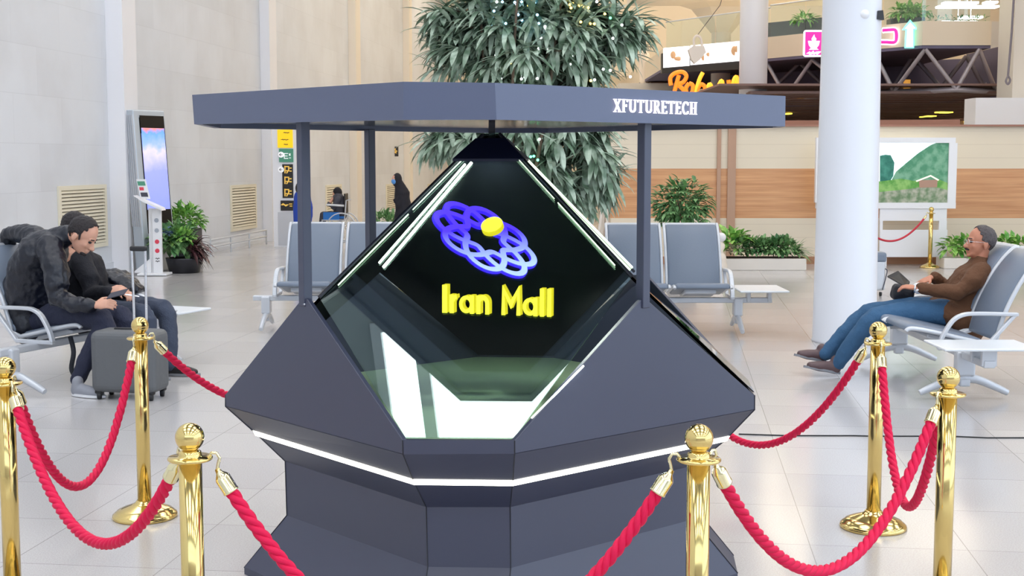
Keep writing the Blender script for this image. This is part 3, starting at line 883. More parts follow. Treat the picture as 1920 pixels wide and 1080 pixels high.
bl_top = blue_mat('blue hologram face', (0.07, 0.03, 1.0, 1), (0.34, 0.42, 1.0, 1), 2.6)
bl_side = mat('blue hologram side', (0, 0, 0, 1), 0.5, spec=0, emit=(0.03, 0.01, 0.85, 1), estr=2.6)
px = HY / F
an = math.radians(27)
EC = P(910, 447, HY)
EA = Vector((math.cos(an), 0, -math.sin(an))) * 102 * px
EB = Vector((math.sin(an) * 0.5, 0.9, math.cos(an) * 0.95)) * 53 * px
EN = EA.cross(EB).normalized()
if EN.z < 0: EN = -EN
pts = []
NP = 260
for i in range(NP):
    t = 6 * PI * i / NP
    rho = 0.70 + 0.30 * math.cos(8 / 3 * t)
    pts.append((rho * math.cos(t + 0.12), rho * math.sin(t + 0.12)))
mt = MB(); ms = MB()
rw = 0.058
for (mb_, o0, hgt, wd_) in ((mt, 0.0, 0.003, rw), (ms, -0.016, 0.0155, rw * 1.15)):
    vs = []
    for i in range(NP):
        p = Vector(pts[i]); d = (Vector(pts[(i + 1) % NP]) - Vector(pts[i - 1])).normalized(); n_ = Vector((-d.y, d.x))
        for s_ in (-1, 1):
            q = p + n_ * wd_ * s_
            for h_ in (o0, o0 + hgt): vs.append(EC + EA * q.x + EB * q.y + EN * h_)
    fs = []
    for i in range(NP):
        a0, b0 = i * 4, ((i + 1) % NP) * 4
        fs += [(a0, b0, b0 + 2, a0 + 2), (a0 + 1, a0 + 3, b0 + 3, b0 + 1), (a0, a0 + 1, b0 + 1, b0), (a0 + 2, b0 + 2, b0 + 3, a0 + 3)]
    mb_.add(vs, fs)
em = mt.build('hologram_emblem', bl_top, kiosk)
ms.build('emblem_side', bl_side, em)
dc = P(922, 421, HY - 0.05)
dn = Vector((-0.25, -0.62, 0.80)).normalized()
d1 = MB().lathe([(0.0, 0.0), (0.043, 0.0), (0.043, 0.002), (0.0, 0.002)], dc, 40, dn, False).build('hologram_disc', yel, kiosk)
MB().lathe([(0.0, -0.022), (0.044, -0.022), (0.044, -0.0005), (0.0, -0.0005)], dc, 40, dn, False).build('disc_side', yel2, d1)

# ================================================================== STANCHIONS AND ROPES
SH = 0.935


def stanchion_meshes():
    base = MB().lathe([(0, 0), (0.145, 0), (0.148, 0.006), (0.146, 0.016), (0.137, 0.024), (0.132, 0.026), (0.126, 0.034), (0.10, 0.046), (0.06, 0.060), (0.042, 0.070), (0.036, 0.080), (0.0, 0.081)], n=48)
    pole = MB().lathe([(0, 0.075), (0.0315, 0.075), (0.0315, 0.835), (0, 0.835)], n=32)
    plate = MB().lathe([(0, 0.832), (0.058, 0.832), (0.061, 0.835), (0.061, 0.839), (0.058, 0.842), (0.033, 0.842), (0.031, 0.848), (0.030, 0.856), (0.022, 0.860), (0.014, 0.864), (0.013, 0.868), (0, 0.868)], n=36)
    ball = MB().lathe([(0.0, -0.0395)] + [(0.0395 * math.cos(math.radians(a)), 0.0395 * math.sin(math.radians(a))) for a in range(-80, 85, 10)] + [(0, 0.0395)], (0, 0, 0.8955), n=32)
    return [('base', base, M['brass']), ('pole', pole, M['brass']), ('ring_plate', plate, M['brass']), ('ball_finial', ball, M['brass'])]


STN = {}


def stanchion(key, pos, label, group='gold stanchions around the kiosk'):
    t = thing('stanchion', label, 'stanchion', (pos.x, pos.y, 0), group, local=True)
    if 'first' not in STN:
        parts = [mb.build(n_, m_, t) for n_, mb, m_ in stanchion_meshes()]
        STN['first'] = parts
    else:
        for q in STN['first']:
            c_ = q.copy(); C.objects.link(c_); c_.parent = t
    STN[key] = Vector((pos.x, pos.y, 0))
    return t


stanchion('S3', G(355, 793, SH), 'gold stanchion in the left foreground, nearest on the left and cut off below')
stanchion('S4', G(1311, 795, SH), 'gold stanchion in the foreground in front of the kiosk\'s right corner')
stanchion('S5', G(8, 669, SH), 'gold stanchion at the left edge of the photo, partly outside the frame')
stanchion('S6', G(1779, 687, SH), 'gold stanchion in the right foreground, rightmost beside the crossed ropes')
stanchion('S1', G(272, 969), 'gold stanchion with round base standing in front of the grey suitcase')
stanchion('S2', G(1637, 989), 'gold stanchion with round base standing near the seated man\'s shoes on the right')
stanchion('S7', Vector((-0.62, 7.6, 0)), 'gold stanchion hidden behind the left rear of the kiosk')
stanchion('S8', Vector((0.75, 7.45, 0)), 'gold stanchion hidden behind the right rear of the kiosk')
stanchion('S9', G(1743, 502), 'slim gold stanchion far back in front of the white landscape display', 'gold stanchions at the far wall')
stanchion('S10', P(1592, 500, 20.2), 'gold stanchion hidden behind the big white column', 'gold stanchions at the far wall')


def rope(a, b, sag, label, group='crimson twisted ropes between the stanchions', r=0.0195, matn='rope', strands=3, name='barrier_rope', skew=0.0):
    A_, B_ = STN[a], STN[b]
    d = (B_ - A_); L_ = d.length; d.normalize()
    za = 0.838
    a0 = A_ + d * 0.055 + Vector((0, 0, za)); b0 = B_ - d * 0.055 + Vector((0, 0, za))
    t_ = thing(name, label, 'rope', (a0 + b0) / 2 * 1.0, group)
    t_.location = ((a0.x + b0.x) / 2, (a0.y + b0.y) / 2, za - sag)

    def cur(s):
        """parabola between the hooks, 0..1, optionally skewed"""
        s2 = s + skew * s * (1 - s)
        p = a0.lerp(b0, s2)
        p.z = za - 4 * sag * s * (1 - s)
        return p
    # length table
    n = 400
    pts = [cur(i / n) for i in range(n + 1)]
    cum = [0]
    for i in range(n): cum.append(cum[-1] + (pts[i + 1] - pts[i]).length)

    def at(l):
        lo, hi = 0, n
        while hi - lo > 1:
            m_ = (lo + hi) // 2
            if cum[m_] <= l: lo = m_
            else: hi = m_
        f = (l - cum[lo]) / max(1e-9, cum[hi] - cum[lo])
        return pts[lo].lerp(pts[hi], f)
    LT = cum[-1]
    hook, cap = 0.035, 0.075
    l0, l1 = hook + cap * 0.8, LT - hook - cap * 0.8
    if strands:
        step = 0.0075
        N = int((l1 - l0) / step)
        base = [at(l0 + (l1 - l0) * i / N) for i in range(N + 1)]
        mb = MB()
        sr = r * 0.545
        for k in range(strands):
            path = []
            for i in range(N + 1):
                t = (base[min(i + 1, N)] - base[max(i - 1, 0)]).normalized()
                up = Vector((0, 0, 1)); sd = t.cross(up).normalized(); up = sd.cross(t)
                ph = 2 * PI * (k / strands + i * (l1 - l0) / N / 0.105)
                path.append(base[i] + (sd * math.cos(ph) + up * math.sin(ph)) * (r - sr))
            mb.tube(path, sr, 7)
        mb.build('twisted_cord', M[matn], t_)
    else:
        N = 60
        MB().tube([at(l0 + (l1 - l0) * i / N) for i in range(N + 1)], r, 8).build('velvet_cord', M[matn], t_)
    for end in (0, 1):
        q = (lambda l: at(l)) if end == 0 else (lambda l: at(LT - l))
        p_h, p_c0, p_c1 = q(hook * 0.75), q(hook), q(hook + cap)
        ax = (p_c1 - p_c0).normalized()
        rr = r * 1.12
        MB().lathe([(0, 0), (0.007, 0), (0.009, 0.012), (rr * 0.8, 0.022), (rr, 0.030), (rr, cap - 0.006), (rr * 1.06, cap - 0.004), (rr * 1.06, cap), (rr * 0.85, cap)], p_c0, 20, ax).build('end_cap', M['brass_pale'], t_)
        # hook looping over the ring plate
        dd = d if end == 0 else -d
        c0 = (a0 if end == 0 else b0)
        hp = [c0 - dd * 0.004 + Vector((0, 0, 0.004)), c0 + dd * 0.004 + Vector((0, 0, 0.014)), c0 + dd * 0.018 + Vector((0, 0, 0.014)), c0 + dd * 0.026 + Vector((0, 0, 0.0))]
        hp += [hp[-1].lerp(p_c0, 0.5), p_c0 + ax * 0.002]
        MB().tube(hp, 0.0045, 8).build('hook', M['brass_pale'], t_)
    return t_


def sag_for(a, b, u, v, s=0.5):
    Y = STN[a].lerp(STN[b], s).y
    return (0.838 - P(u, v, Y).z) / (4 * s * (1 - s))


rope('S5', 'S3', sag_for('S5', 'S3', 165, 1010), 'crimson twisted rope from the left edge stanchion to the left foreground one')
rope('S5', 'S1', sag_for('S5', 'S1', 130, 908), 'crimson twisted rope from the left edge stanchion back to the suitcase one')
rope('S1', 'S7', 0.44, 'crimson twisted rope running from the suitcase stanchion behind the kiosk\'s left corner')
rope('S3', 'S4', 0.56, 'crimson twisted rope hanging low across the kiosk\'s front, mostly below the frame')
rope('S4', 'S6', sag_for('S4', 'S6', 1530, 1064), 'crimson twisted rope between the two right foreground stanchions, crossing another')
rope('S2', 'S6', sag_for('S2', 'S6', 1705, 945), 'crimson twisted rope in a tight loop between the two right hand stanchions')
rope('S8', 'S2', 0.62, 'crimson twisted rope running from behind the kiosk to the right rear stanchion')
rope('S10', 'S9', 0.42, 'thin red velvet rope in front of the landscape display far back', 'far ropes', r=0.016, matn='redrope', strands=0)


# ================================================================== BEAM SEATING
def prof_plate(mb, prof, th, x0, x1):
    """pad: profile polyline (y,z) offset by th, between x0 and x1, rounded long edges"""
    n = len(prof)
    pr = [Vector((0, p[0], p[1])) for p in prof]
    nr = []
    for i in range(n):
        t = (pr[min(i + 1, n - 1)] - pr[max(i - 1, 0)]).normalized()
        nr.append(Vector((0, t.z, -t.y)))
    sect = [(x0, 0.5), (x0 + 0.006, 0.15), (x0 + 0.022, 0.0), (x1 - 0.022, 0.0), (x1 - 0.006, 0.15), (x1, 0.5), (x1 - 0.006, 0.85), (x1 - 0.022, 1.0), (x0 + 0.022, 1.0), (x0 + 0.006, 0.85)]
    k = len(sect)
    vs = []
    for i in range(n):
        e = 1.0
        if i == 0 or i == n - 1: e = 0.45
        for x_, f in sect: vs.append(Vector((x_, 0, 0)) + pr[i] + nr[i] * th * (0.5 + (f - 0.5) * e))
    fs = [(i * k + j, i * k + (j + 1) % k, (i + 1) * k + (j + 1) % k, (i + 1) * k + j) for i in range(n - 1) for j in range(k)]
    mb.add(vs, fs, True)
    mb.add(vs[:k], [list(range(k))[::-1]]); mb.add(vs[-k:], [list(range(k))])
    return mb


def smoothline(pts, n=6):
    out = []
    N = len(pts)
    for i in range(N - 1):
        p0, p1, p2, p3 = [Vector(pts[max(0, min(N - 1, j))]) for j in (i - 1, i, i + 1, i + 2)]
        for k in range(n):
            t = k / n
            out.append(0.5 * ((2 * p1) + (p2 - p0) * t + (2 * p0 - 5 * p1 + 4 * p2 - p3) * t * t + (3 * p1 - p0 - 3 * p2 + p3) * t ** 3))
    out.append(Vector(pts[-1]))
    return out


SEATP = smoothline([(-0.385, 0.462), (-0.375, 0.495), (-0.33, 0.507), (-0.20, 0.485), (0.0, 0.44), (0.17, 0.40)], 5)
BACKP = smoothline([(0.225, 0.40), (0.25, 0.50), (0.30, 0.64), (0.38, 0.80), (0.46, 0.92), (0.53, 0.995), (0.565, 1.015)], 5)
BM = {}


def bench(label, org, rz, chairs, arms, legs, table=None, group='silver framed airport beam seats with blue grey pads', width=0.565):
    t = thing('beam_seating', label, 'seating', (org[0], org[1], 0), group, rz, local=True)
    hw = width / 2
    if 'seat' not in BM:
        BM['seat'] = prof_plate(MB(), SEATP, 0.052, -hw + 0.03, hw - 0.03)
        BM['back'] = prof_plate(MB(), BACKP, 0.045, -hw + 0.03, hw - 0.03)
    xs = chairs
    lo = min(xs + legs + ([table] if table is not None else [])); hi = max(xs + legs + ([table] if table is not None else []))
    MB().rbox(((lo + hi) / 2, 0.0, 0.315), (hi - lo + 0.25, 0.075, 0.05), 0.008).build('beam', M['frame'], t)
    for x_ in xs:
        for nm, key in (('seat', 'seat'), ('backrest', 'back')):
            mb = MB(); mb.add([v + Vector((x_, 0, 0)) for v in BM[key].v], BM[key].f, True); mb.sm = BM[key].sm[:]
            mb.build(nm, M['pad'], t)
        fr = MB()
        for s_ in (-1, 1):
            pa = [Vector((x_ + s_ * (hw - 0.018), p[0], p[1] - 0.028)) for p in SEATP[4:]] + [Vector((x_ + s_ * (hw - 0.018), p[0] + 0.028, p[1])) for p in BACKP]
            fr.tube(pa, 0.016, 8)
        fr.rbox((x_, -0.02, 0.385), (0.30, 0.36, 0.05), 0.012, tilt=(-0.2, 0, 0))
        top = BACKP[-1]
        fr.rbox((x_, top[0] + 0.03, top[1] - 0.005), (width - 0.06, 0.022, 0.035), 0.008, tilt=(-0.6, 0, 0))
        fr.build('seat_frame', M['frame'], t)
    for x_ in arms:
        pa = smoothline([(-0.16, 0.355), (-0.135, 0.43), (-0.07, 0.535), (0.0, 0.578), (0.10, 0.588), (0.38, 0.582)], 5)
        m = MB()
        L_ = [Vector((x_, p[0], p[1])) for p in pa]
        # flat bar
        for i in range(len(L_) - 1):
            a, b = L_[i], L_[i + 1]
            m.rbox((a + b) / 2, (0.042, (b - a).length + 0.012, 0.026), 0.006, tilt=(math.atan2(b.z - a.z, b.y - a.y), 0, 0), seg=1)
        a, b = Vector((x_, 0.365, 0.58)), Vector((x_, 0.16, 0.345))
        m.rbox((a + b) / 2, (0.034, (b - a).length, 0.026), 0.006, tilt=(math.atan2(b.z - a.z, b.y - a.y), 0, 0), seg=1)
        m.rbox((x_, 0.0, 0.348), (0.036, 0.34, 0.03), 0.006, seg=1)
        m.build('armrest', M['frame'], t)
    for x_ in legs:
        lg = MB()
        lg.rbox((x_, 0, 0.25), (0.085, 0.13, 0.17), 0.015)
        lg.rbox((x_, 0, 0.15), (0.06, 0.075, 0.12), 0.012)
        for s_ in (-1, 1):
            pp = smoothline([(0.0, 0.15), (0.10, 0.135), (0.22, 0.085), (0.305, 0.045)], 4)
            lg.tube([Vector((x_, p[0] * s_, p[1])) for p in pp], [0.034, 0.033, 0.032, 0.031, 0.03, 0.029, 0.028, 0.027, 0.026, 0.025, 0.024, 0.022, 0.021][:len(pp)], 8)
        le = lg.build('leg', M['frame'], t)
        for s_ in (-1, 1):
            MB().lathe([(0, 0.0), (0.030, 0.0), (0.032, 0.012), (0.022, 0.022), (0.010, 0.026), (0.010, 0.045), (0, 0.045)], (x_, 0.31 * s_, 0), 14).build('foot_glide', M['black'], le)
    if table is not None:
        sx = 1 if table > 0 else -1
        m = MB().rbox((table, -0.02, 0.425), (0.46, 0.62, 0.018), 0.008)
        m.build('side_table', M['tablewhite'], t)
        for q in (-0.1, 0.1): MB().rbox((table + q, 0, 0.36), (0.035, 0.10, 0.12), 0.006).build('table_bracket', M['frame'], t)
    return t


bench('reclined blue grey seats at the right edge under the dozing man, white table in front',
      (3.13, 9.75), -PI / 2, [-0.33, 0.25], [0.55, -0.62], [0.62, -0.95], 0.98)
bench('row of blue grey seats at the left edge where two men lean over phones',
      (-3.30, 9.85), math.radians(68), [-0.05, 0.53], [-0.36, 0.83], [-0.62, 0.95], 1.12)
bench('blue grey seats facing the camera behind the kiosk on its right, small table beside',
      (1.74, 12.7), 0, [-0.54, 0.035], [0.345], [-0.50, 0.42], 0.62)
bench('blue grey seats facing the camera behind the kiosk on its left, no table visible',
      (-1.84, 12.9), 0, [-0.13, 0.455], [-0.44], [-0.55, 0.75], None)

# ================================================================== LEFT WALL THINGS
for i, (k, vt, vb, wv) in enumerate([(0, 347, 467, 1.55), (1, 346, 430, 1.6), (2, 346, 416, 1.6), (3, 344.5, 402, 1.6), (4, 344, 392, 1.6)]):
    Yc = 18.6 * (1 + 0.39 * k)
    zt = H - (vt - 300) / F * Yc; zb = H - (vb - 300) / F * Yc
    lab = ['cream louvred wall vent nearest on the left, behind the two men', 'cream louvred wall vent second along the left wall, right of the planters',
           'cream louvred wall vent behind the wheelchair', 'cream louvred wall vent behind the walking woman in black', 'cream louvred wall vent farthest along, just right of the walking woman'][i]
    t = thing('wall_vent', lab, 'vent', LW(Yc, 0, zb), 'louvred vents along the left wall')
    a, b = LW(Yc - wv / 2, 0), LW(Yc + wv / 2, 0)

    def blk(mb, s0, s1, z0, z1, o0, o1):
        p, q = a.lerp(b, s0), a.lerp(b, s1)
        mb.prism([Vector((p.x, p.y, z0)) + LN * o0, Vector((q.x, q.y, z0)) + LN * o0, Vector((q.x, q.y, z0)) + LN * o1, Vector((p.x, p.y, z0)) + LN * o1], (0, 0, z1 - z0))
    fr = MB(); e = 0.045
    blk(fr, 0, 1, zt - 0.06, zt, 0.001, 0.03); blk(fr, 0, 1, zb, zb + 0.06, 0.001, 0.03)
    blk(fr, 0, e, zb + 0.06, zt - 0.06, 0.001, 0.03); blk(fr, 1 - e, 1, zb + 0.06, zt - 0.06, 0.001, 0.03)
    fr.build('vent_frame', M['vent'], t)
    bk = MB(); blk(bk, e, 1 - e, zb + 0.06, zt - 0.06, 0.001, 0.004); bk.build('vent_cavity', M['ventback'], t)
    ns = 16 if k == 0 else 14
    sl = MB()
    for j in range(ns):
        z0 = zb + 0.06 + (zt - zb - 0.12) * (j + 0.12) / ns
        hgt = (zt - zb - 0.12) / ns
        p, q = a.lerp(b, e), a.lerp(b, 1 - e)
        sl.prism([Vector((p.x, p.y, z0)) + LN * 0.028, Vector((p.x, p.y, z0 + hgt * 0.25)) + LN * 0.028, Vector((p.x, p.y, z0 + hgt * 0.75)) + LN * 0.006, Vector((p.x, p.y, z0 + hgt * 0.55)) + LN * 0.006], q - p)
    sl.build('vent_slats', M['vent'], t)

# low rail along the wall
t = thing('bumper_rail', 'low pale metal rail along the foot of the left wall, left of the sign totem', 'rail', LW(24.2, 0.35, 0))
for z in (0.28, 0.16):
    MB().tube([LW(22.9, 0.35, z), LW(26.2, 0.35, z)], 0.018, 8).build('rail', M['frame'], t)
for y_ in (22.9, 24.0, 25.1, 26.2):
    MB().tube([LW(y_, 0.35, 0), LW(y_, 0.35, 0.28)], 0.016, 8).build('post', M['frame'], t)

# ---- sign totem
SY = 25.2
def sq(u0, v0, u1, v1, Y, dy=0.02, mb=None):
    mb = mb or MB()
    a, b = P(u0, v0, Y), P(u1, v1, Y)
    return mb.box(((a.x + b.x) / 2, Y + dy / 2, (a.z + b.z) / 2), (abs(b.x - a.x), dy, abs(a.z - b.z)))

bs = G(534, 463)
SY = bs.y
t = thing('sign_totem', 'white totem of yellow, green and black direction signs by the left wall', 'sign', bs)
m = MB(); a, b = P(513, 463, SY), P(553, 200, SY)
m.box(((a.x + b.x) / 2, SY + 0.12, b.z / 2), (b.x - a.x, 0.16, b.z)); m.build('totem_body', M['pil'], t)
sq(521, 398, 551, 460, SY + 0.03).build('lower_panel', M['greysteel'], t)
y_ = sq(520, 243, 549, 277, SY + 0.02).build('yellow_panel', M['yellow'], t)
m = MB()
for (uu, vv, w_) in ((537, 249, 11), (534, 262, 14), (536, 271, 8)):
    A_ = P(uu - w_ / 2, vv, SY + 0.018)
    ribbon(m, [(0, 0), (0.2, 0.3), (0.35, -0.1), (0.5, 0.25), (0.7, -0.2), (0.85, 0.2), (1, 0)], 0.22, A_, Vector((w_ * SY / F, 0, 0)), Vector((0, 0, 0.03)), Vector((0, -0.003, 0)))
m.build('lettering', M['signblack'], y_)
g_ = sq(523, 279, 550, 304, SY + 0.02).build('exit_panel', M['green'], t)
m = MB()
U_, V_ = Vector((9 * SY / F, 0, 0)), Vector((0, 0, 9 * SY / F)); A_ = P(533, 297, SY + 0.016)
for q in [[(0.8, 0), (0, 0), (0, 1), (0.8, 1)], [(0, 0.5), (0.7, 0.5)]]: ribbon(m, q, 0.16, A_, U_, V_, Vector((0, -0.003, 0)))
for q in [[(1.0, 0.55), (1.3, 1.0)], [(1.0, 1.0), (1.3, 0.55)], [(1.0, 0.1), (1.4, 0.1)]]: ribbon(m, q, 0.14, A_, U_, V_, Vector((0, -0.003, 0)))
m.build('exit_word', M['paper'], g_)
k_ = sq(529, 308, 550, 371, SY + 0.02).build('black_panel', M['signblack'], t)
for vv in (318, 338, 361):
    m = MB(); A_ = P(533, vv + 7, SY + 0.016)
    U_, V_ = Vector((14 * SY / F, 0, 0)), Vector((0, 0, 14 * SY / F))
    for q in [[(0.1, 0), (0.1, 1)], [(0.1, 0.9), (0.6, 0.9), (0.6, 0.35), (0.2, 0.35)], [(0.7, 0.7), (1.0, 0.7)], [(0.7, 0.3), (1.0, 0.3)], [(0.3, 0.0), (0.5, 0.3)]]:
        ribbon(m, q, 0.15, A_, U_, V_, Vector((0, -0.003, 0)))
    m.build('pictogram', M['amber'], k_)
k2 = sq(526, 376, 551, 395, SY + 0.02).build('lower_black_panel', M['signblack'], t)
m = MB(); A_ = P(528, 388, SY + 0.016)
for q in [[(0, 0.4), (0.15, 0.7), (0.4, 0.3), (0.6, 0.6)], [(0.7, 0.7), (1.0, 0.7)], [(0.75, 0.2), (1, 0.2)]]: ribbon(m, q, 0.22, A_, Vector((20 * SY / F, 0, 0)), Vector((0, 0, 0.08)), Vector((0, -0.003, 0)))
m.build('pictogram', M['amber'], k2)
for vv in (290, 318):
    c_ = P(527, vv, SY + 0.010)
    d_ = MB().lathe([(0, 0), (0.055, 0), (0.055, 0.008), (0, 0.008)], c_, 20, (0, -1, 0), False).build('arrow_disc', M['paper'], t)
    m = MB()
    for q in [[(-0.6, 0), (0.6, 0)], [(0, 0.55), (-0.6, 0), (0, -0.55)]]: ribbon(m, q, 0.2, c_ + Vector((0, -0.009, 0)), Vector((0.05, 0, 0)), Vector((0, 0, 0.05)), Vector((0, -0.003, 0)))
    m.build('arrow', M['signblack'], d_)

# small amber sign on the far part of the wall
a = P(739, 284, 41)
t = thing('wall_sign', 'small black sign with amber pictograms high behind the canopy posts', 'sign', (a.x, 41, a.z))
MB().box(a, (0.26, 0.03, 0.30)).build('sign_panel', M['signblack'], t)
m = MB()
for q in [[(-0.7, 0.3), (0.1, 0.3), (0.4, 0.7)], [(-0.6, -0.4), (0.0, -0.1), (0.6, -0.4)], [(0.3, 0.1), (0.8, 0.1)]]: ribbon(m, q, 0.3, a + Vector((0, -0.017, 0)), Vector((0.12, 0, 0)), Vector((0, 0, 0.12)), Vector((0, -0.003, 0)))
m.build('pictogram', M['amber'], t)

# ---- tall display totem
o_ = G(287, 508)
t = thing('display_totem', 'tall leaning ribbed aluminium totem with violet blue screen beside the planters', 'screen', o_, rz=math.radians(60), local=True)
t['_local'] = 1
HT = 2.38


def lean(mb):
    for v in mb.v:
        v.y += 0.0; s = v.z
        # lean leftwards in the hall frame
        v += Matrix.Rotation(-math.radians(60), 3, 'Z') @ Vector((-0.055 * (s - 1.0), 0, 0))
    return mb


lean(MB().rbox((0, 0, HT / 2), (0.64, 0.20, HT), 0.02)).build('totem_body', M['alu'], t)
rb = MB()
for j in range(5): rb.box((-0.325, -0.08 + j * 0.04, HT / 2 + 0.3), (0.014, 0.016, HT - 0.75))
lean(rb).build('ribbed_side', M['greysteel'], t)
scm = screen_mat('violet blue promo screen', [(0, (0.20, 0.24, 0.62, 1)), (0.45, (0.24, 0.27, 0.70, 1)), (0.72, (0.50, 0.46, 0.78, 1)), (0.8, (0.25, 0.35, 0.85, 1)), (0.93, (0.12, 0.28, 0.80, 1)), (1, (0.55, 0.2, 0.2, 1))], 5, 0.85, 2, 0.92, 2.12)
lean(MB().box((0.04, -0.107, 1.52), (0.46, 0.012, 1.20))).build('screen', scm, t)
lean(MB().box((0.04, -0.1, 1.42), (0.50, 0.008, 1.70))).build('screen_bezel', M['gblack'], t)
hd = lean(MB().box((0.04, -0.106, 2.17), (0.48, 0.01, 0.26))).build('header_panel', M['gblack'], t)
m = MB()
for j, (z_, w_) in enumerate(((2.22, 0.36), (2.11, 0.42))):
    ribbon(m, [(0, 0), (0.12, 0.5), (0.2, -0.3), (0.32, 0.4), (0.42, 0), (0.55, 0.7), (0.6, -0.2), (0.75, 0.2), (0.85, 0.6), (1, 0)], 0.22, Vector((-0.18, -0.112, z_)), Vector((w_, 0, 0)), Vector((0, 0, 0.07)), Vector((0, -0.004, 0)))
lean(m).build('header_lettering', M['paper'], hd)

# ---- info stand in front of it
o_ = G(297, 516)
IY = o_.y
t = thing('info_stand', 'slim white information stand with dots down its column and a sloped tablet', 'stand', o_)
ix_ = o_.x
MB().rbox((ix_ - 0.05, IY, 0.02), (0.42, 0.34, 0.03), 0.008).build('base_plate', M['white'], t)
col_ = MB().rbox((ix_, IY, 0.49), (0.13, 0.05, 0.94), 0.006).build('column', M['white'], t)
MB().rbox((ix_ - 0.10, IY + 0.05, 0.49), (0.06, 0.05, 0.94), 0.006).build('rear_column', M['white'], t)
MB().prism([(ix_ - 0.10, IY, 0.035), (ix_ - 0.34, IY, 0.035), (ix_ - 0.34, IY, 0.06), (ix_ - 0.10, IY, 0.25)], (0, 0.03, 0)).build('brace', M['white'], t)
for vv, mm in ((413, 'greydot'), (432, 'greydot'), (453, 'reddot'), (470, 'reddot')):
    c_ = P(297, vv, IY); c_ = Vector((ix_, IY - 0.026, c_.z))
    MB().lathe([(0, 0), (0.032, 0), (0.032, 0.004), (0, 0.004)], c_, 18, (0, -1, 0), False).build('dot', M[mm], col_)
m = MB()
for z_ in (0.24, 0.20): ribbon(m, [(0, 0), (0.3, 0.3), (0.5, -0.2), (0.8, 0.3), (1, 0)], 0.2, Vector((ix_ - 0.03, IY - 0.027, z_)), Vector((0.06, 0, 0)), Vector((0, 0, 0.03)), Vector((0, -0.002, 0)))
m.build('small_print', M['signblack'], col_)
sh = MB().prism([P(257, 366, IY) + Vector((0, 0, 0)), P(309, 389, IY), P(311, 394, IY), P(276, 378, IY)], (0, -0.22, 0.0)).build('sloped_shelf', M['white'], t)
hb = MB().prism([P(255, 336, IY), P(272, 336, IY), P(281, 373, IY), P(264, 373, IY)], (0, 0.03, 0)).build('header_board', M['white'], t)
MB().prism([P(257, 340, IY - .004), P(271, 340, IY - .004), P(273, 348, IY - .004), P(259, 348, IY - .004)], (0, 0.003, 0)).build('green_print', M['green'], hb)
MB().prism([P(261, 351, IY - .004), P(269, 351, IY - .004), P(270, 357, IY - .004), P(262, 357, IY - .004)], (0, 0.003, 0)).build('red_print', M['reddot'], hb)
MB().prism([P(263, 361, IY - .004), P(276, 361, IY - .004), P(278, 369, IY - .004), P(265, 369, IY - .004)], (0, 0.003, 0)).build('dark_print', M['greycloth'], hb)


# ================================================================== PLANTS
def leaf(mb, p, d, L_, W_, droop=0.4, fold=0.25, seg=4, up=Vector((0, 0, 1))):
    d = d.normalized()
    sd = d.cross(up)
    if sd.length < 1e-3: sd = Vector((1, 0, 0))
    sd.normalize()
    nn = sd.cross(d).normalized()
    vs = []; q = p.copy(); dd = d.copy()
    for i in range(seg + 1):
        t = i / seg
        w_ = W_ * (math.sin(PI * min(1, (t * 0.92 + 0.06))) ** 0.8) if i < seg else 0.0
        n2 = sd.cross(dd).normalized()
        vs += [q - sd * w_ * 0.5 + n2 * w_ * fold, q.copy(), q + sd * w_ * 0.5 + n2 * w_ * fold]
        dd = (dd + Vector((0, 0, -droop / seg))).normalized()
        q = q + dd * L_ / seg
    fs = []
    for i in range(seg):
        a = i * 3
        fs += [(a, a + 1, a + 4, a + 3), (a + 1, a + 2, a + 5, a + 4)]
    mb.add(vs, fs, True)


def rnd_dir(zlo=-1, zhi=1):
    a = random.uniform(0, 2 * PI); z = random.uniform(zlo, zhi); r = math.sqrt(max(0, 1 - z * z))
    return Vector((r * math.cos(a), r * math.sin(a), z))


def bush(mb, c, rad, n, L_, W_, droop=0.5, shell=0.55, zlo=-0.4):
    c = Vector(c)
    for _ in range(n):
        d = rnd_dir(zlo, 1)
        k = random.uniform(shell, 1.0)
        p = c + Vector((d.x * rad[0], d.y * rad[1], d.z * rad[2])) * k
        dd = (d + rnd_dir() * 0.6 + Vector((0, 0, 0.1)))
        s_ = random.uniform(0.7, 1.25)
        leaf(mb, p, dd, L_ * s_, W_ * s_, droop, 0.22, 3)


def tuft(mb, p, axis, n, L_, W_, droop):
    axis = axis.normalized()
    for i in range(n):
        d = (axis * random.uniform(0.15, 1.0) + rnd_dir() * 0.85)
        leaf(mb, p + axis * random.uniform(-0.16, 0.02), d, L_ * random.uniform(0.7, 1.15), W_ * random.uniform(0.8, 1.2), droop * random.uniform(0.6, 1.5), 0.12, 5)


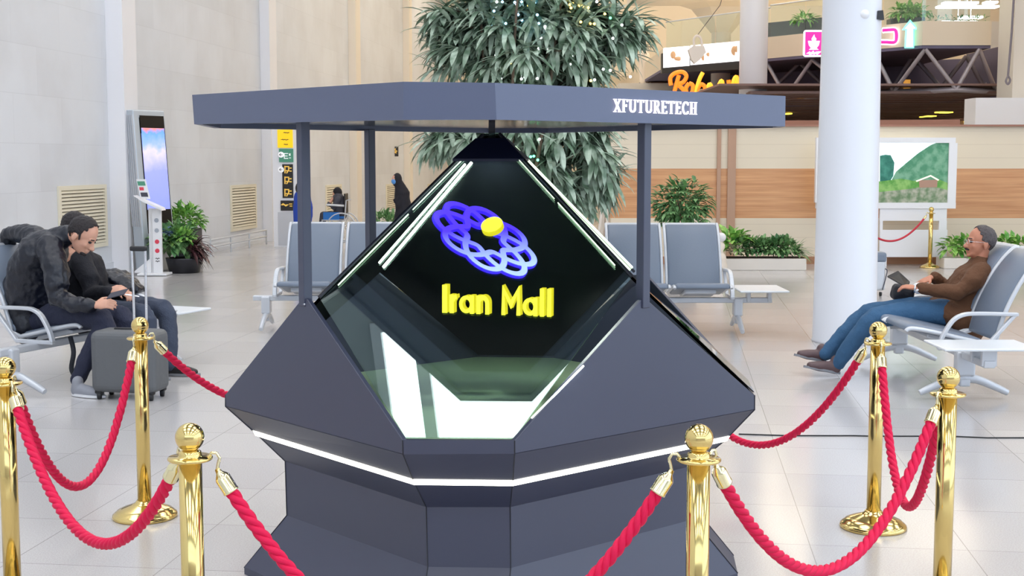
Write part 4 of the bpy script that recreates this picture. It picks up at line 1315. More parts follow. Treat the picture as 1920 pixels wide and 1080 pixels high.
TY = 11.4
TX = P(985, 300, TY).x
tree = thing('potted_fig_tree', 'large long leaved fig tree with fairy lights rising behind the kiosk canopy', 'tree', (TX, TY, 0))
pot = MB().lathe([(0, 0.0), (0.24, 0.0), (0.30, 0.44), (0.33, 0.46), (0.33, 0.50), (0.28, 0.50), (0.27, 0.45), (0, 0.45)], (TX, TY, 0), 36).build('pot', M['potblack'], tree)
MB().lathe([(0, 0.44), (0.275, 0.455), (0, 0.462)], (TX, TY, 0), 24).build('soil', M['soil'], tree)
fo = MB(); br = MB()
spots = []
px_ = TY / F
def tree_pt(u, v, dy):
    q = P(u, v, TY); q.y += dy; return q
random.seed(21)
n_ = 0
for (cu, cv, ru, rv, num) in ((1000, 75, 175, 108, 215), (1075, 300, 85, 88, 62), (990, -90, 190, 110, 60), (900, 262, 95, 26, 14), (825, 262, 35, 14, 9), (1010, 215, 150, 45, 40), (820, 75, 30, 60, 10), (1180, 45, 32, 60, 12)):
    for _ in range(num):
        while True:
            a, b, c_ = random.uniform(-1, 1), random.uniform(-1, 1), random.uniform(-1, 1)
            if 0.25 < a * a + b * b + c_ * c_ < 1: break
        q = tree_pt(cu + a * ru, cv + b * rv, c_ * min(ru, 110) * px_ * 1.0)
        spots.append(q)
for j, q in enumerate(spots):
    out = Vector((q.x - TX, q.y - TY, (q.z - 2.4) * 0.5))
    ax = out.normalized() * 0.8 + Vector((0, 0, -0.25))
    tuft(fo, q, ax, random.randint(13, 18), 0.29, 0.050, 0.75)
fo.build('foliage', M['leaf_tree'], tree)
for k in range(7):
    a = 2 * PI * k / 7
    b0 = Vector((TX + 0.10 * math.cos(a), TY + 0.10 * math.sin(a), 0.45))
    b1 = Vector((TX + 0.16 * math.cos(a + 0.5), TY + 0.16 * math.sin(a + 0.5), 1.3))
    b2 = Vector((TX + 0.35 * math.cos(a + 0.8), TY + 0.35 * math.sin(a + 0.8), 2.2))
    b3 = Vector((TX + 0.45 * math.cos(a + 1.0), TY + 0.45 * math.sin(a + 1.0), 3.2))
    br.tube(smoothline([b0, b1, b2, b3], 5), [0.026 - 0.0012 * i for i in range(16)], 7)
for j, q in enumerate(spots[::3]):
    a = math.atan2(q.y - TY, q.x - TX)
    st0 = Vector((TX + 0.2 * math.cos(a), TY + 0.2 * math.sin(a), max(1.2, min(3.1, q.z - 0.15))))
    br.tube([st0, st0.lerp(q, 0.5) + Vector((0, 0, 0.08)), q], 0.006, 5)
br.build('trunks', M['bark'], tree)
random.seed(5)
sl_ = thing('fairy_lights', 'string of tiny blue, white, amber and green lights wound through the fig tree', 'fairy lights', (TX, TY, 2.0))
for nm, col, ss, ps in (('blue_bulbs', (0.25, 0.6, 1.0, 1), 5, [(random.uniform(925, 1010), random.uniform(5, 60)) for _ in range(16)]),
                        ('white_bulbs', (0.9, 0.95, 1.0, 1), 5, [(random.uniform(930, 1190), random.uniform(5, 160)) for _ in range(26)] + [(972, 287), (975, 292), (1010, 262), (985, 312)]),
                        ('amber_bulbs', (1.0, 0.62, 0.12, 1), 5, [(random.uniform(1060, 1130), random.uniform(10, 55)) for _ in range(10)] + [(995, 12), (1103, 156), (958, 126), (990, 18)]),
                        ('green_bulbs', (0.1, 1.0, 0.4, 1), 5, [(994, 294), (1000, 293), (1007, 300), (1140, 40)])):
    mb = MB()
    for (u, v) in ps: mb.ell(tree_pt(u, v, -0.45 + random.uniform(-0.1, 0.25)), (0.011,) * 3, None, 8, 5)
    o = mb.build(nm, mat(nm.replace('_', ' '), col, 0.4, emit=col, estr=ss), sl_)
    o['kind'] = 'stuff'

# left planters
a = G(350, 497)
t = thing('potted_plant', 'bright green bush in a tall square black planter behind the flower planter', 'plant', a)
MB().rbox((a.x, a.y, 0.29), (0.42, 0.42, 0.58), 0.02).build('planter', M['potblack'], t)
m = MB(); bush(m, (a.x, a.y, 0.68), (0.27, 0.25, 0.26), 330, 0.12, 0.06); m.build('foliage', M['leaf_bright'], t)
a = Vector((-4.83, 19.6, 0))
t = thing('flower_planter', 'low black bowl planter with blue hydrangea, broad and dark red leaves', 'plant', a)
MB().lathe([(0, 0), (0.22, 0), (0.265, 0.20), (0.27, 0.22), (0.25, 0.22), (0.24, 0.18), (0, 0.18)], a, 32).build('bowl', M['potblack'], t)
m = MB(); bush(m, P(322, 458, a.y), (0.22, 0.2, 0.22), 170, 0.19, 0.085, 0.9); bush(m, P(338, 448, a.y + .1), (0.2, 0.18, 0.18), 120, 0.15, 0.07); m.build('foliage', M['leaf_mid'], t)
m = MB(); bush(m, P(345, 447, a.y - .1), (0.16, 0.14, 0.12), 90, 0.10, 0.05); m.build('pale_foliage', M['leaf_bright'], t)
m = MB()
for _ in range(60):
    leaf(m, P(360 + random.uniform(-12, 6), 465 + random.uniform(-10, 18), a.y - 0.05 + random.uniform(-.1, .1)), Vector((random.uniform(0.1, 1), random.uniform(-.5, .4), random.uniform(-.2, .9))), random.uniform(0.26, 0.42), 0.045, 1.5, 0.15, 5)
m.build('red_foliage', M['leaf_red'], t)
m = MB()
for _ in range(60): bush(m, P(313, 437, a.y - .1), (0.09, 0.09, 0.08), 4, 0.04, 0.035)
m.build('hydrangea_flower', M['flower'], t)
# plant by the walking woman
a = G(722, 470)
t = thing('potted_plant', 'low leafy plant half hidden behind the rear left canopy post', 'plant', a)
MB().rbox((a.x, a.y, 0.18), (0.5, 0.4, 0.36), 0.02).build('planter', M['potblack'], t)
m = MB(); bush(m, (a.x, a.y, 0.48), (0.3, 0.25, 0.22), 240, 0.12, 0.055); m.build('foliage', M['leaf_mid'], t)

# bush behind the right seats
a = Vector((P(1278, 500, 17.6).x, 17.6, 0))
t = thing('potted_plant', 'round umbrella plant standing behind the seats right of the kiosk', 'plant', a)
MB().lathe([(0, 0), (0.17, 0), (0.22, 0.34), (0.20, 0.34), (0, 0.32)], a, 28).build('pot', M['potblack'], t)
m = MB()
random.seed(9)
bush(m, P(1278, 382, 17.6), (0.40, 0.36, 0.33), 520, 0.12, 0.05, 0.7, 0.3, -1)
for _ in range(70):
    d = rnd_dir(-0.7, 1); c0 = P(1278, 384, 17.6) + Vector((d.x * 0.40, d.y * 0.36, d.z * 0.36)) * random.uniform(0.7, 1)
    for k in range(8):
        aa = 2 * PI * k / 8
        leaf(m, c0, Vector((math.cos(aa), math.sin(aa), 0.15)) + d * 0.4, 0.105, 0.042, 0.8, 0.1, 3)
m.build('foliage', M['leaf_dark'], t)
m = MB(); m.tube([a + Vector((0, 0, 0.3)), a + Vector((0.02, 0, 0.7)), P(1270, 370, 17.6)], 0.012, 7); m.tube([a + Vector((0.02, 0, 0.3)), a + Vector((0.05, 0, 0.7)), P(1300, 370, 17.6)], 0.010, 7)
m.build('stems', M['bark'], t)

# long white planter
pa, pb2 = G(1349, 507), G(1512, 507)
t = thing('long_planter', 'long low white planter of mixed foliage in front of the beige wall', 'planter', ((pa.x + pb2.x) / 2, pa.y, 0))
zt = P(1400, 485, pa.y).z
MB().rbox(((pa.x + pb2.x) / 2, pa.y + 0.2, zt / 2), (pb2.x - pa.x, 0.4, zt), 0.01).build('box', M['planter'], t)
MB().box(((pa.x + pb2.x) / 2, pa.y + 0.2, zt + .004), (pb2.x - pa.x - .05, 0.35, 0.01)).build('soil', M['soil'], t)
yy = pa.y + 0.18
m = MB(); bush(m, P(1368, 460, yy), (0.17, 0.15, 0.17), 60, 0.20, 0.10, 0.6); bush(m, P(1385, 450, yy), (0.12, 0.12, 0.1), 30, 0.17, 0.08); m.build('broad_foliage', M['leaf_bright'], t)
m = MB()
for u_ in range(1385, 1480, 9): bush(m, P(u_, 467, yy), (0.13, 0.16, 0.17), 90, 0.085, 0.045)
m.build('dense_foliage', M['leaf_dark'], t)
m = MB(); bush(m, P(1383, 472, yy - .12), (0.12, 0.08, 0.09), 50, 0.07, 0.035); m.build('cream_foliage', M['cream_flower'], t)
m = MB(); bush(m, P(1455, 467, yy - .05), (0.13, 0.12, 0.13), 70, 0.11, 0.05); bush(m, P(1478, 468, yy), (0.15, 0.12, 0.13), 90, 0.12, 0.03); m.build('light_foliage', M['leaf_mid'], t)
m = MB()
for _ in range(45): leaf(m, P(1490, 478, yy), Vector((random.uniform(-0.2, 1), random.uniform(-.5, .4), random.uniform(0.2, 1))), random.uniform(0.2, 0.38), 0.03, 1.3, 0.1, 5)
m.build('spiky_foliage', M['leaf_mid'], t)
# rounded pale ornament left of it
a = P(1345, 507, 19.6); a.z = 0
t = thing('garden_ornament', 'rounded cream stone ornament between the seats and the long planter', 'ornament', a)
m = MB()
for (u, v, r) in ((1347, 486, 0.12), (1343, 470, 0.10), (1351, 462, 0.07), (1344, 452, 0.07), (1336, 480, 0.09), (1349, 499, 0.12)): m.ell(P(u, v, 19.6), (r, r * 0.9, r))
m.limb([a + Vector((0.01, 0, 0.005)), a + Vector((0.01, 0, 0.15))], [0.10, 0.10])
o = m.build('stone_body', M['stone'], t); remesh(o, 0.02, 2)
m = MB().ell(P(1352, 445, 19.6), (0.075, 0.07, 0.07)); m.build('stone_head', M['pil'], t)

# right planter behind the dozing man
pa = G(1770, 504)
t = thing('long_planter', 'low white planter with bright green plants behind the dozing man', 'planter', (pa.x + 0.7, pa.y, 0))
zt = P(1780, 484, pa.y).z
MB().rbox((pa.x + 0.80, pa.y + 0.2, zt / 2), (1.6, 0.4, zt), 0.01).build('box', M['planter'], t)
m = MB()
for k in range(7): bush(m, P(1786, 466, pa.y + 0.2) + Vector((k * 0.2, 0, 0)), (0.15, 0.15, 0.15), 55, 0.15, 0.075, 0.7)
m.build('foliage', M['leaf_bright'], t)

# ---- landscape display on its white stand
LY = 20.78
def poly(mb, pts, Y, dy=0.004):
    mb.prism([P(u, v, Y) for u, v in pts], (0, dy, 0)); return mb
t = thing('landscape_display', 'large white framed display of a green hillside with a hut, on a white stand', 'screen', (P(1660, 400, LY).x, LY, 0))
m = sq(1531, 258, 1792, 268, LY, 0.09); sq(1531, 380, 1792, 391, LY, 0.09, m); sq(1531, 268, 1546, 380, LY, 0.09, m); sq(1780, 268, 1792, 380, LY, 0.09, m)
m.build('frame', M['white'], t)
E_ = lambda n, c, s=0.75: mat(n, c, 0.3, emit=c, estr=s)
pic = sq(1546, 267, 1781, 381, LY + 0.03, 0.03).build('picture_sky', E_('pictured sky', srgb(232, 246, 252)), t)
poly(MB(), [(1600, 345), (1668, 345), (1680, 322), (1700, 305), (1722, 287), (1745, 272), (1755, 268), (1781, 268), (1781, 350), (1600, 352)], LY + 0.026).build('pictured_hill', leafmat('pictured hillside', srgb(80, 150, 112), srgb(130, 184, 150), 0.5), pic)
poly(MB(), [(1650, 292), (1660, 290), (1670, 291), (1677, 305), (1675, 330), (1668, 341), (1650, 341)], LY + 0.022).build('pictured_tree', leafmat('pictured tree', srgb(36, 118, 100), srgb(70, 150, 128), 0.5), pic)
poly(MB(), [(1550, 338), (1652, 340), (1690, 335), (1730, 342), (1760, 336), (1781, 345), (1781, 366), (1550, 368)], LY + 0.020).build('pictured_meadow', leafmat('pictured meadow', srgb(96, 166, 70), srgb(150, 200, 110), 0.5), pic)
poly(MB(), [(1550, 362), (1650, 360), (1700, 355), (1730, 350), (1760, 352), (1781, 358), (1781, 381), (1550, 381)], LY + 0.017).build('pictured_rocks', leafmat('pictured rocks', srgb(110, 140, 100), srgb(190, 190, 170), 0.5), pic)
h_ = poly(MB(), [(1723, 338), (1758, 337), (1757, 351), (1724, 352)], LY + 0.014).build('pictured_hut', E_('pictured hut', srgb(140, 110, 92), 0.5), pic)
poly(MB(), [(1717, 339), (1745, 328), (1761, 337), (1759, 339), (1745, 331), (1719, 341)], LY + 0.012).build('hut_roof', E_('pictured roof', srgb(226, 220, 200), 0.7), h_)
sq(1650, 391, 1775, 414, LY + .02, 0.05).build('stand_panel', M['white'], t)
sq(1650, 431, 1775, 482, LY + .02, 0.05).build('stand_panel', M['white'], t)
sq(1650, 414, 1655, 431, LY + .02, 0.05).build('stand_leg', M['white'], t)
sq(1761, 414, 1775, 431, LY + .02, 0.05).build('stand_leg', M['white'], t)
g0 = P(1768, 482, LY + .02)
for uu in (1655, 1770):
    gg = P(uu, 482, LY + .04)
    MB().box((gg.x, LY + 0.05, gg.z / 2), (0.05, 0.3, gg.z)).build('stand_leg', M['white'], t)

# suitcase half hidden by the column
a = G(1640, 556)
t = thing('suitcase', 'grey cabin suitcase peeking out right of the big white column', 'suitcase', a, 'suitcases on the floor')
top = P(1650, 473, a.y).z
xr = P(1662, 500, a.y).x
MB().rbox((xr - 0.17, a.y + 0.12, 0.05 + (top - 0.13) / 2), (0.34, 0.22, top - 0.17), 0.03).build('shell', M['frame'], t)
MB().rbox((xr - 0.17, a.y + 0.12, top - 0.065), (0.355, 0.24, 0.13), 0.035).build('top_cover', M['pad'], t)
m = MB()
for s_ in (-1, 1): m.lathe([(0, -0.012), (0.025, -0.012), (0.025, 0.012), (0, 0.012)], (xr - 0.17 + s_ * 0.12, a.y + 0.05, 0.026), 14, (1, 0, 0))
m.build('wheels', M['black'], t)
m = MB().tube(smoothline([(xr - 0.015, a.y - 0.0, top - 0.2), (xr + 0.01, a.y - 0.0, 0.3), (xr - 0.04, a.y, 0.08)], 5), 0.006, 6); m.build('side_handle', M['greycloth'], t)

# easel board seen through the gap
a = P(1128, 470, 18.2); a.z = 0
t = thing('easel_board', 'pale display board on a wooden easel glimpsed beyond the pyramid\'s right edge', 'easel', a)
m = MB(); m.prism([P(1118, 318, 18.2), P(1146, 325, 18.2), P(1140, 385, 18.2), P(1112, 380, 18.2)], (0, 0.03, 0)); m.build('board', M['greysteel'], t)
for (u0, v0, u1) in ((1135, 345, 1112), (1136, 345, 1143)):
    q = P(u1, 450, 18.1); q.z = 0
    MB().tube([P(u0, v0, 18.15), Vector((q.x, 18.1, 0))], 0.022, 6).build('easel_leg', M['stone'], t)
MB().tube([P(1136, 345, 18.25), Vector((a.x, 18.8, 0))], 0.022, 6).build('easel_leg', M['stone'], t)

# thin dark cable lying on the floor
t = MB().tube([G(1385, 815), G(1480, 818), G(1600, 818), G(1640, 819), G(1780, 819), G(1850, 822), G(1960, 822)], 0.004, 6).build('floor_cable', M['black'])
for v in t.data.vertices: v.co.z += 0.004
tag(t, 'thin dark cable lying across the floor tiles on the right', 'cable')

# ================================================================== COLUMNS
cb_ = G(1597, 648)
CXc, CYc = cb_.x, cb_.y + 0.28
t = thing('round_column', 'big round white column standing in front of the landscape display', 'column', (CXc, CYc, 0))
MB().lathe([(0, 0), (0.290, 0), (0.290, 0.02), (0.284, 0.03), (0.256, 3.2), (0.256, CEIL), (0, CEIL)], (CXc, CYc, 0), 64).build('shaft', M['colwhite'], t)
q = P(1622, 26, CYc - 0.28)
MB().lathe([(0, 0), (0.05, 0), (0.055, 0.012), (0.03, 0.05), (0, 0.055)], q + Vector((0, 0.06, 0)), 20, (0.35, -1, 0)).build('smoke_sensor', M['white'], t)
MB().prism([P(1646, 20, CYc - 0.2), P(1656, 19, CYc - 0.17), P(1658, 37, CYc - 0.17), P(1644, 36, CYc - 0.2)], (0, 0.05, 0)).build('black_box', M['black'], t)
for (u0, u1, Y, lab, m_) in ((1386, 1438, 27.5, 'white round column left of the pink cup sign, rising behind the screen wall', 'pil'),
                             (1333, 1369, 33.5, 'cream round column rising through the orange script sign', 'offwhite')):
    x0, x1 = P(u0, 150, Y).x, P(u1, 150, Y).x
    t = thing('round_column', lab, 'column', ((x0 + x1) / 2, Y, 0))
    MB().lathe([(0, 0), ((x1 - x0) / 2, 0), ((x1 - x0) / 2, CEIL), (0, CEIL)], ((x0 + x1) / 2, Y, 0), 40).build('shaft', M[m_], t)
    if u0 == 1333:
        MB().lathe([(0.26, P(1350, 62, Y).z), (0.75, P(1350, 18, Y).z), (1.15, P(1350, 8, Y).z), (1.15, P(1350, -12, Y).z), (0, P(1350, -12, Y).z)], ((x0 + x1) / 2, Y, 0), 6, None, False).build('faceted_capital', M['offwhite'], t)

# ================================================================== MEZZANINE
ZB, ZT = 3.85, 4.31


def pl(u, Y): return (u - 960) / F * Y * 1.0


FR = [Vector((P(1858, 88, 26).x, 26.0, 0)), Vector((P(1729, 88, 26).x, 26.0, 0)), Vector((P(1438, 110, 29.4).x, 29.4, 0)), Vector((P(1243, 130, 32.5).x, 32.5, 0))]
m = MB()
m.prism([FR[0] + Vector((0, 0, ZB)), FR[1] + Vector((0, 0, ZB)), FR[2] + Vector((0, 0, ZB)), FR[3] + Vector((0, 0, ZB)), FR[3] + Vector((0, 9, ZB)), FR[0] + Vector((0, 15, ZB))], (0, 0, ZT - ZB))
o = m.build('food_court_balcony', M['fascia']); o['kind'] = 'structure'
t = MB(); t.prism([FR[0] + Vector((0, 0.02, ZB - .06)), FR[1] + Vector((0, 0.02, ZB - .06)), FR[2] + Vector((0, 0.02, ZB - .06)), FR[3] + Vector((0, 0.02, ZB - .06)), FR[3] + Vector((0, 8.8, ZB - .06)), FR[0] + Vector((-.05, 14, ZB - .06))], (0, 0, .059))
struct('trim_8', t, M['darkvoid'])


def onfr(i, f, z, off=0.0):
    p = FR[i].lerp(FR[i + 1], f); d = (FR[i + 1] - FR[i]).normalized(); n = Vector((-d.y, d.x, 0))
    if n.y > 0: n = -n
    return Vector((p.x, p.y, z)) + n * off


t = thing('glass_balustrade', 'clear glass balustrade along the upper food court balcony', 'balustrade', onfr(0, 0.5, ZT))
for i, n_, zt in ((0, 2, 5.2), (1, 4, 5.0), (2, 2, 4.95)):
    for k in range(n_):
        a, b = onfr(i, (k + 0.01) / n_, ZT, -0.08), onfr(i, (k + 0.99) / n_, ZT, -0.08)
        MB().prism([a, b, Vector((b.x, b.y, zt)), Vector((a.x, a.y, zt))], (0, 0.012, 0)).build('glass_pane', M['glass_clear'], t)
for i, n_, zt in ((1, 1, 5.0), (2, 1, 4.95)):
    a, b = onfr(i, 0, zt, -0.08), onfr(i, 1, zt, -0.08)
    MB().tube([a, b], 0.016, 6).build('handrail', M['frame'], t)

# truss under the balcony
def truss(name, lab, front, dim, off, group=None):
    t = thing(name, lab, 'truss', front[0][0] + Vector((0, 0, 0)), group)
    T_, B_ = [], []
    for kind, p in front:
        (T_ if kind == 't' else B_).append(p)
    return t


mm = M['truss']
t = thing('roof_truss', 'grey tubular triangular truss under the right part of the balcony', 'truss', P(1793, 168, 26), 'tubular trusses under the balcony')
top = [P(1640, 100, 27.0), P(1735, 92, 26.05), P(1836, 92, 26.05)]
bot = [P(1580, 177, 27.7), P(1676, 172, 26.7), P(1793, 168, 26.05), P(1868, 172, 26.4)]
MB().tube(bot + [P(1960, 172, 26.4)], 0.055, 8).build('bottom_chord', mm, t)
for a, b in ((bot[1], top[1]), (top[1], bot[2]), (bot[2], top[2]), (top[2], bot[3]), (bot[1], top[0])): MB().tube([a, b], 0.042, 8).build('diagonal', mm, t)
t2 = thing('roof_truss', 'grey tubular truss under the balcony left of the big white column', 'truss', P(1472, 182, 29), 'tubular trusses under the balcony')
b2 = [P(1380, 186, 30.3), P(1474, 183, 29.2), P(1600, 176, 27.8)]
tp = [P(1438, 118, 29.6), P(1523, 112, 28.7)]
MB().tube(b2, 0.055, 8).build('bottom_chord', mm, t2)
for a, b in ((tp[0], b2[1]), (b2[1], tp[1]), (tp[1], b2[2])): MB().tube([a, b], 0.042, 8).build('diagonal', mm, t2)
t3 = thing('roof_truss', 'dim second row truss in the shadow behind the front ones', 'truss', P(1760, 150, 28.5), 'tubular trusses under the balcony')
zz = [P(1440, 175, 31), P(1500, 118, 30.6), P(1560, 175, 30), P(1640, 105, 29.3), P(1672, 168, 29), P(1712, 105, 28.6), P(1765, 165, 28.4), P(1812, 105, 28.3), P(1846, 165, 28.2), P(1888, 108, 28.2)]
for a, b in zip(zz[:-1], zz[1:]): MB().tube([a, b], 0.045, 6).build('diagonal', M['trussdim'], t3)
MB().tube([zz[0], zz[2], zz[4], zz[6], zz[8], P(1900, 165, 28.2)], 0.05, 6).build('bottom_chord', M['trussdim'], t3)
# dark lining behind the truss, slatted ceiling, far brown band
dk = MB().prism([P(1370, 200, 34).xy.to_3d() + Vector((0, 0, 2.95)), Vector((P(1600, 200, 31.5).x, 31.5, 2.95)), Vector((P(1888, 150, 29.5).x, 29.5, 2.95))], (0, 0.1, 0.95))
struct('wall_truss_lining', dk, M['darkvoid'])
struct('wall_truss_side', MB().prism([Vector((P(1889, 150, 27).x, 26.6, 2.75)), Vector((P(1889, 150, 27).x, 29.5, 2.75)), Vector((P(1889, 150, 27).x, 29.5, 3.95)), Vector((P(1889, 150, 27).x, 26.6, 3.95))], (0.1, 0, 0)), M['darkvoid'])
cs = MB()
random.seed(4)
for k in range(44):
    y0 = 26.4 + k * 0.42
    cs.box((P(1650, 200, y0).x * 1.0 + random.uniform(-.2, .2), y0, 2.98 + random.uniform(-0.02, 0.02)), (0.21 * y0 + random.uniform(-1, 0), 0.26, 0.05))
cs.box((9.0, 36, 3.10), (10, 20, 0.04))
o = cs.build('slatted_ceiling', M['slat']); o['kind'] = 'structure'
struct('wall_food_court', MB().box((9.5, 45.6, 1.5), (13, 0.2, 3.2)), M['slat'])
struct('trim_9', MB().prism([P(1430, 226, 23), P(1800, 224, 22.4), P(1800, 242, 22.4), P(1430, 242, 23)], (0, 0.3, 0)), M['brownledge'])
for i, (u, v, w_) in enumerate(((1743, 218, 16), (1762, 210.5, 9), (1774, 211, 15), (1838, 196, 8), (1812, 228.5, 9), (1850, 223.5, 10), (1478, 213.5, 8), (1731, 219, 5))):
    a = P(u, v, 1.0); d = a - Vector((0, 0, H)); q = Vector((0, 0, H)) + d * ((2.935 - H) / d.z)
    if q.y > 60: q = Vector((0, 0, H)) + d * 44
    s_ = q.y / F
    tag(MB().box((q.x, q.y, q.z), (w_ * s_, 0.5, 0.03)).build('ceiling_lamp', M['spot']), 'small yellow lamp in the dark slats, %s' % ['longest one low', 'short one of the upper pair', 'longer one of the upper pair', 'highest one at far right', 'low one near the brown ledge', 'right one above the white bulkhead', 'lone one left of the big column', 'tiny one beside the longest'][i], 'lamp', 'yellow lamps in the slatted ceiling')
# lanterns
for i, (u, v0, v1, Y, w_) in enumerate(((1503, 163, 184, 28.6, 16), (1700, 150, 174, 26.9, 15))):
    c = P(u, v1, Y); s_ = Y / F; hh = (v1 - v0) * s_
    t = thing('amber_lantern', ['amber lantern under the balcony left of the big column', 'amber lantern under the balcony right of the big column'][i], 'lantern', c, 'amber lanterns')
    MB().lathe([(0, 0), (w_ * .62 * s_, 0), (w_ * .42 * s_, hh * 0.2), (0, hh * .2)], c, 16).build('lantern_base', M['lantern'], t)
    MB().lathe([(0, hh * .2), (w_ * .42 * s_, hh * 0.2), (w_ * .42 * s_, hh), (0, hh)], c, 16).build('lantern_glass', M['lantern'], t)
# bulkhead and right pillar
struct('wall_bulkhead', MB().box((P(1885, 215, 24).x + 0.55, 24.4, 2.45), (2.1, 0.6, 0.62)), M['white'])
struct('wall_upper_right', MB().prism([Vector((P(1856, 70, 29.9).x, 29.9, 2.5)), Vector((P(1990, 70, 29.9).x, 29.9, 2.5)), Vector((P(1990, 70, 29.9).x, 29.9, 4.7)), Vector((P(1856, 70, 29.9).x, 29.9, 4.7))], (0, 0.2, 0)), M['offwhite'])
struct('trim_10', MB().box((P(1893, 100, 25).x + 0.5, 25.2, CEIL / 2), (1.0, 0.8, CEIL)), M['offwhite'])
cb2 = thing('wall_cable', 'dark hanging cable down the cream pillar at the right edge', 'cable', P(1890, 140, 24.7))
MB().tube([P(1901, -5, 24.7), P(1897, 60, 24.7), P(1892, 120, 24.7), P(1890, 142, 24.7)], 0.022, 6).build('cable', M['trussdim'], cb2)
MB().tube(smoothline([P(1890, 142, 24.7), P(1894, 150, 24.65), P(1890, 158, 24.65), P(1886, 152, 24.65), P(1890, 142, 24.68)], 5), 0.02, 6).build('cable_loop', M['trussdim'], cb2)
# things on the balcony
for i, (u0, u1, v0, v1, f, lab) in enumerate(((1440, 1552, 40, 74, 'x', 'dark planter box with yellow green plant behind the glass, left of the pink sign'), (1675, 1740, 34, 50, 'y', 'dark planter box with bright yellow green plant above the teal arrow'))):
    Y = 29.75 if i == 0 else 26.9
    a, b = P(u0, v1, Y), P(u1, v0, Y - (1.0 if i == 0 else 0.3))
    t = thing('balcony_planter', lab, 'planter', ((a.x + b.x) / 2, Y, ZT), 'planters on the balcony')
    b0 = Vector((b.x, Y - (1.3 if i == 0 else 0.3), 0))
    m = MB().prism([Vector((a.x, Y + .2, ZT + 0.001)), Vector((b0.x, b0.y + .2, ZT + 0.001)), Vector((b0.x, b0.y + 0.5, ZT + 0.001)), Vector((a.x, Y + 0.5, ZT + 0.001))], (0, 0, 0.36 if i == 0 else 0.16))
    m.build('box', M['greycloth'] if i == 0 else M['potblack'], t)
    m = MB()
    if i == 0: bush(m, P(1508, 38, 29.0), (0.25, 0.18, 0.09), 90, 0.17, 0.05, 1.0)
    else:
        for k in range(5): bush(m, P(1685 + k * 10, 26, 27.0), (0.13, 0.15, 0.14), 60, 0.16, 0.05, 0.9)
    m.build('foliage', M['leaf_bright'], t)
t = thing('balcony_plants', 'row of small pale shrubs behind the glass at the right end of the balcony', 'plants', P(1800, 45, 26.6))
m = MB()
for u in range(1748, 1850, 12): bush(m, P(u, 38, 26.6), (0.07, 0.1, 0.07), 12, 0.1, 0.03)
m.build('foliage', M['leaf_mid'], t)
# upper floor interior
struct('wall_upper_back', MB().box((9, 43, 6.5), (16, 0.2, 4.4)), M['fascia'])
for i, (u0, u1, v) in enumerate(((1768, 1832, 6), (1757, 1870, 13), (1800, 1840, 33), (1762, 1830, 42), (1845, 1868, 5), (1880, 1893, 47))):
    Y = 34
    a, b = P(u0, v, Y), P(u1, v, Y)
    ls_ = MB().rbox((a + b) / 2, (b.x - a.x, 0.3, 0.05), 0.01).build('light_strip', M['tube'])
    MB().tube([(a + b) / 2, Vector(((a + b).x / 2, (a + b).y / 2, CEIL))], 0.01, 5).build('hanger', M['frame'], ls_, (0, 0, 0))
    tag(ls_, 'white light strip beyond the balustrade, %s' % ['topmost long', 'second long', 'short one in the middle', 'lowest long', 'short one at the top right', 'tiny one by the pillar'][i], 'light', 'white light strips upstairs')
# beam at the top of the picture
struct('trim_11', MB().box((P(1380, -2, 33).x, 33, P(1380, -2, 33).z + 0.2), (5.2, 1.2, 0.6)), M['offwhite'])

# ---- signs
Yp = 28.0
t = thing('cup_sign', 'glowing pink square sign with a white coffee cup on the balcony front', 'sign', P(1526, 82, Yp))
MB().rbox(P(1526.5, 81.5, Yp), (40 * Yp / F, 0.12, 49 * Yp / F), 0.05).build('sign_border', M['pinkwhite'], t)
pk_ = MB().box(P(1526.5, 81.5, Yp - 0.07), (33 * Yp / F, 0.02, 42 * Yp / F)).build('sign_face', M['pink'], t)
cc = P(1526, 84, Yp - 0.085); s_ = Yp / F
m = MB()
m.prism([cc + Vector((x_ * s_, 0, z_ * s_)) for x_, z_ in ((-11, 7), (-9, -1), (-5, -6), (5, -6), (9, -1), (11, 7))], (0, 0.01, 0))
m.prism([cc + Vector((x_ * s_, 0, z_ * s_)) for x_, z_ in ((-9, -9), (9, -9), (6, -6.5), (-6, -6.5))], (0, 0.01, 0))
m.prism([cc + Vector((x_ * s_, 0, z_ * s_)) for x_, z_ in ((-3.5, 7.5), (3.5, 7.5), (4.5, 11), (1, 15), (0.5, 19), (-2, 15), (-4.5, 11))], (0, 0.01, 0))
m.build('cup_symbol', M['pinkwhite'], pk_)
m = MB(); ribbon(m, [(0, 0.1), (0.12, 0.5), (0.2, 0.0), (0.35, 0.2), (0.45, 0.7), (0.55, 0.1), (0.7, 0.5), (0.8, 0.1), (1, 0.8)], 0.35, cc + Vector((-10.5 * s_, 0, -17 * s_)), Vector((21 * s_, 0, 0)), Vector((0, 0, 6 * s_)), Vector((0, -0.01, 0)))
m.build('sign_script', M['pinkwhite'], pk_)
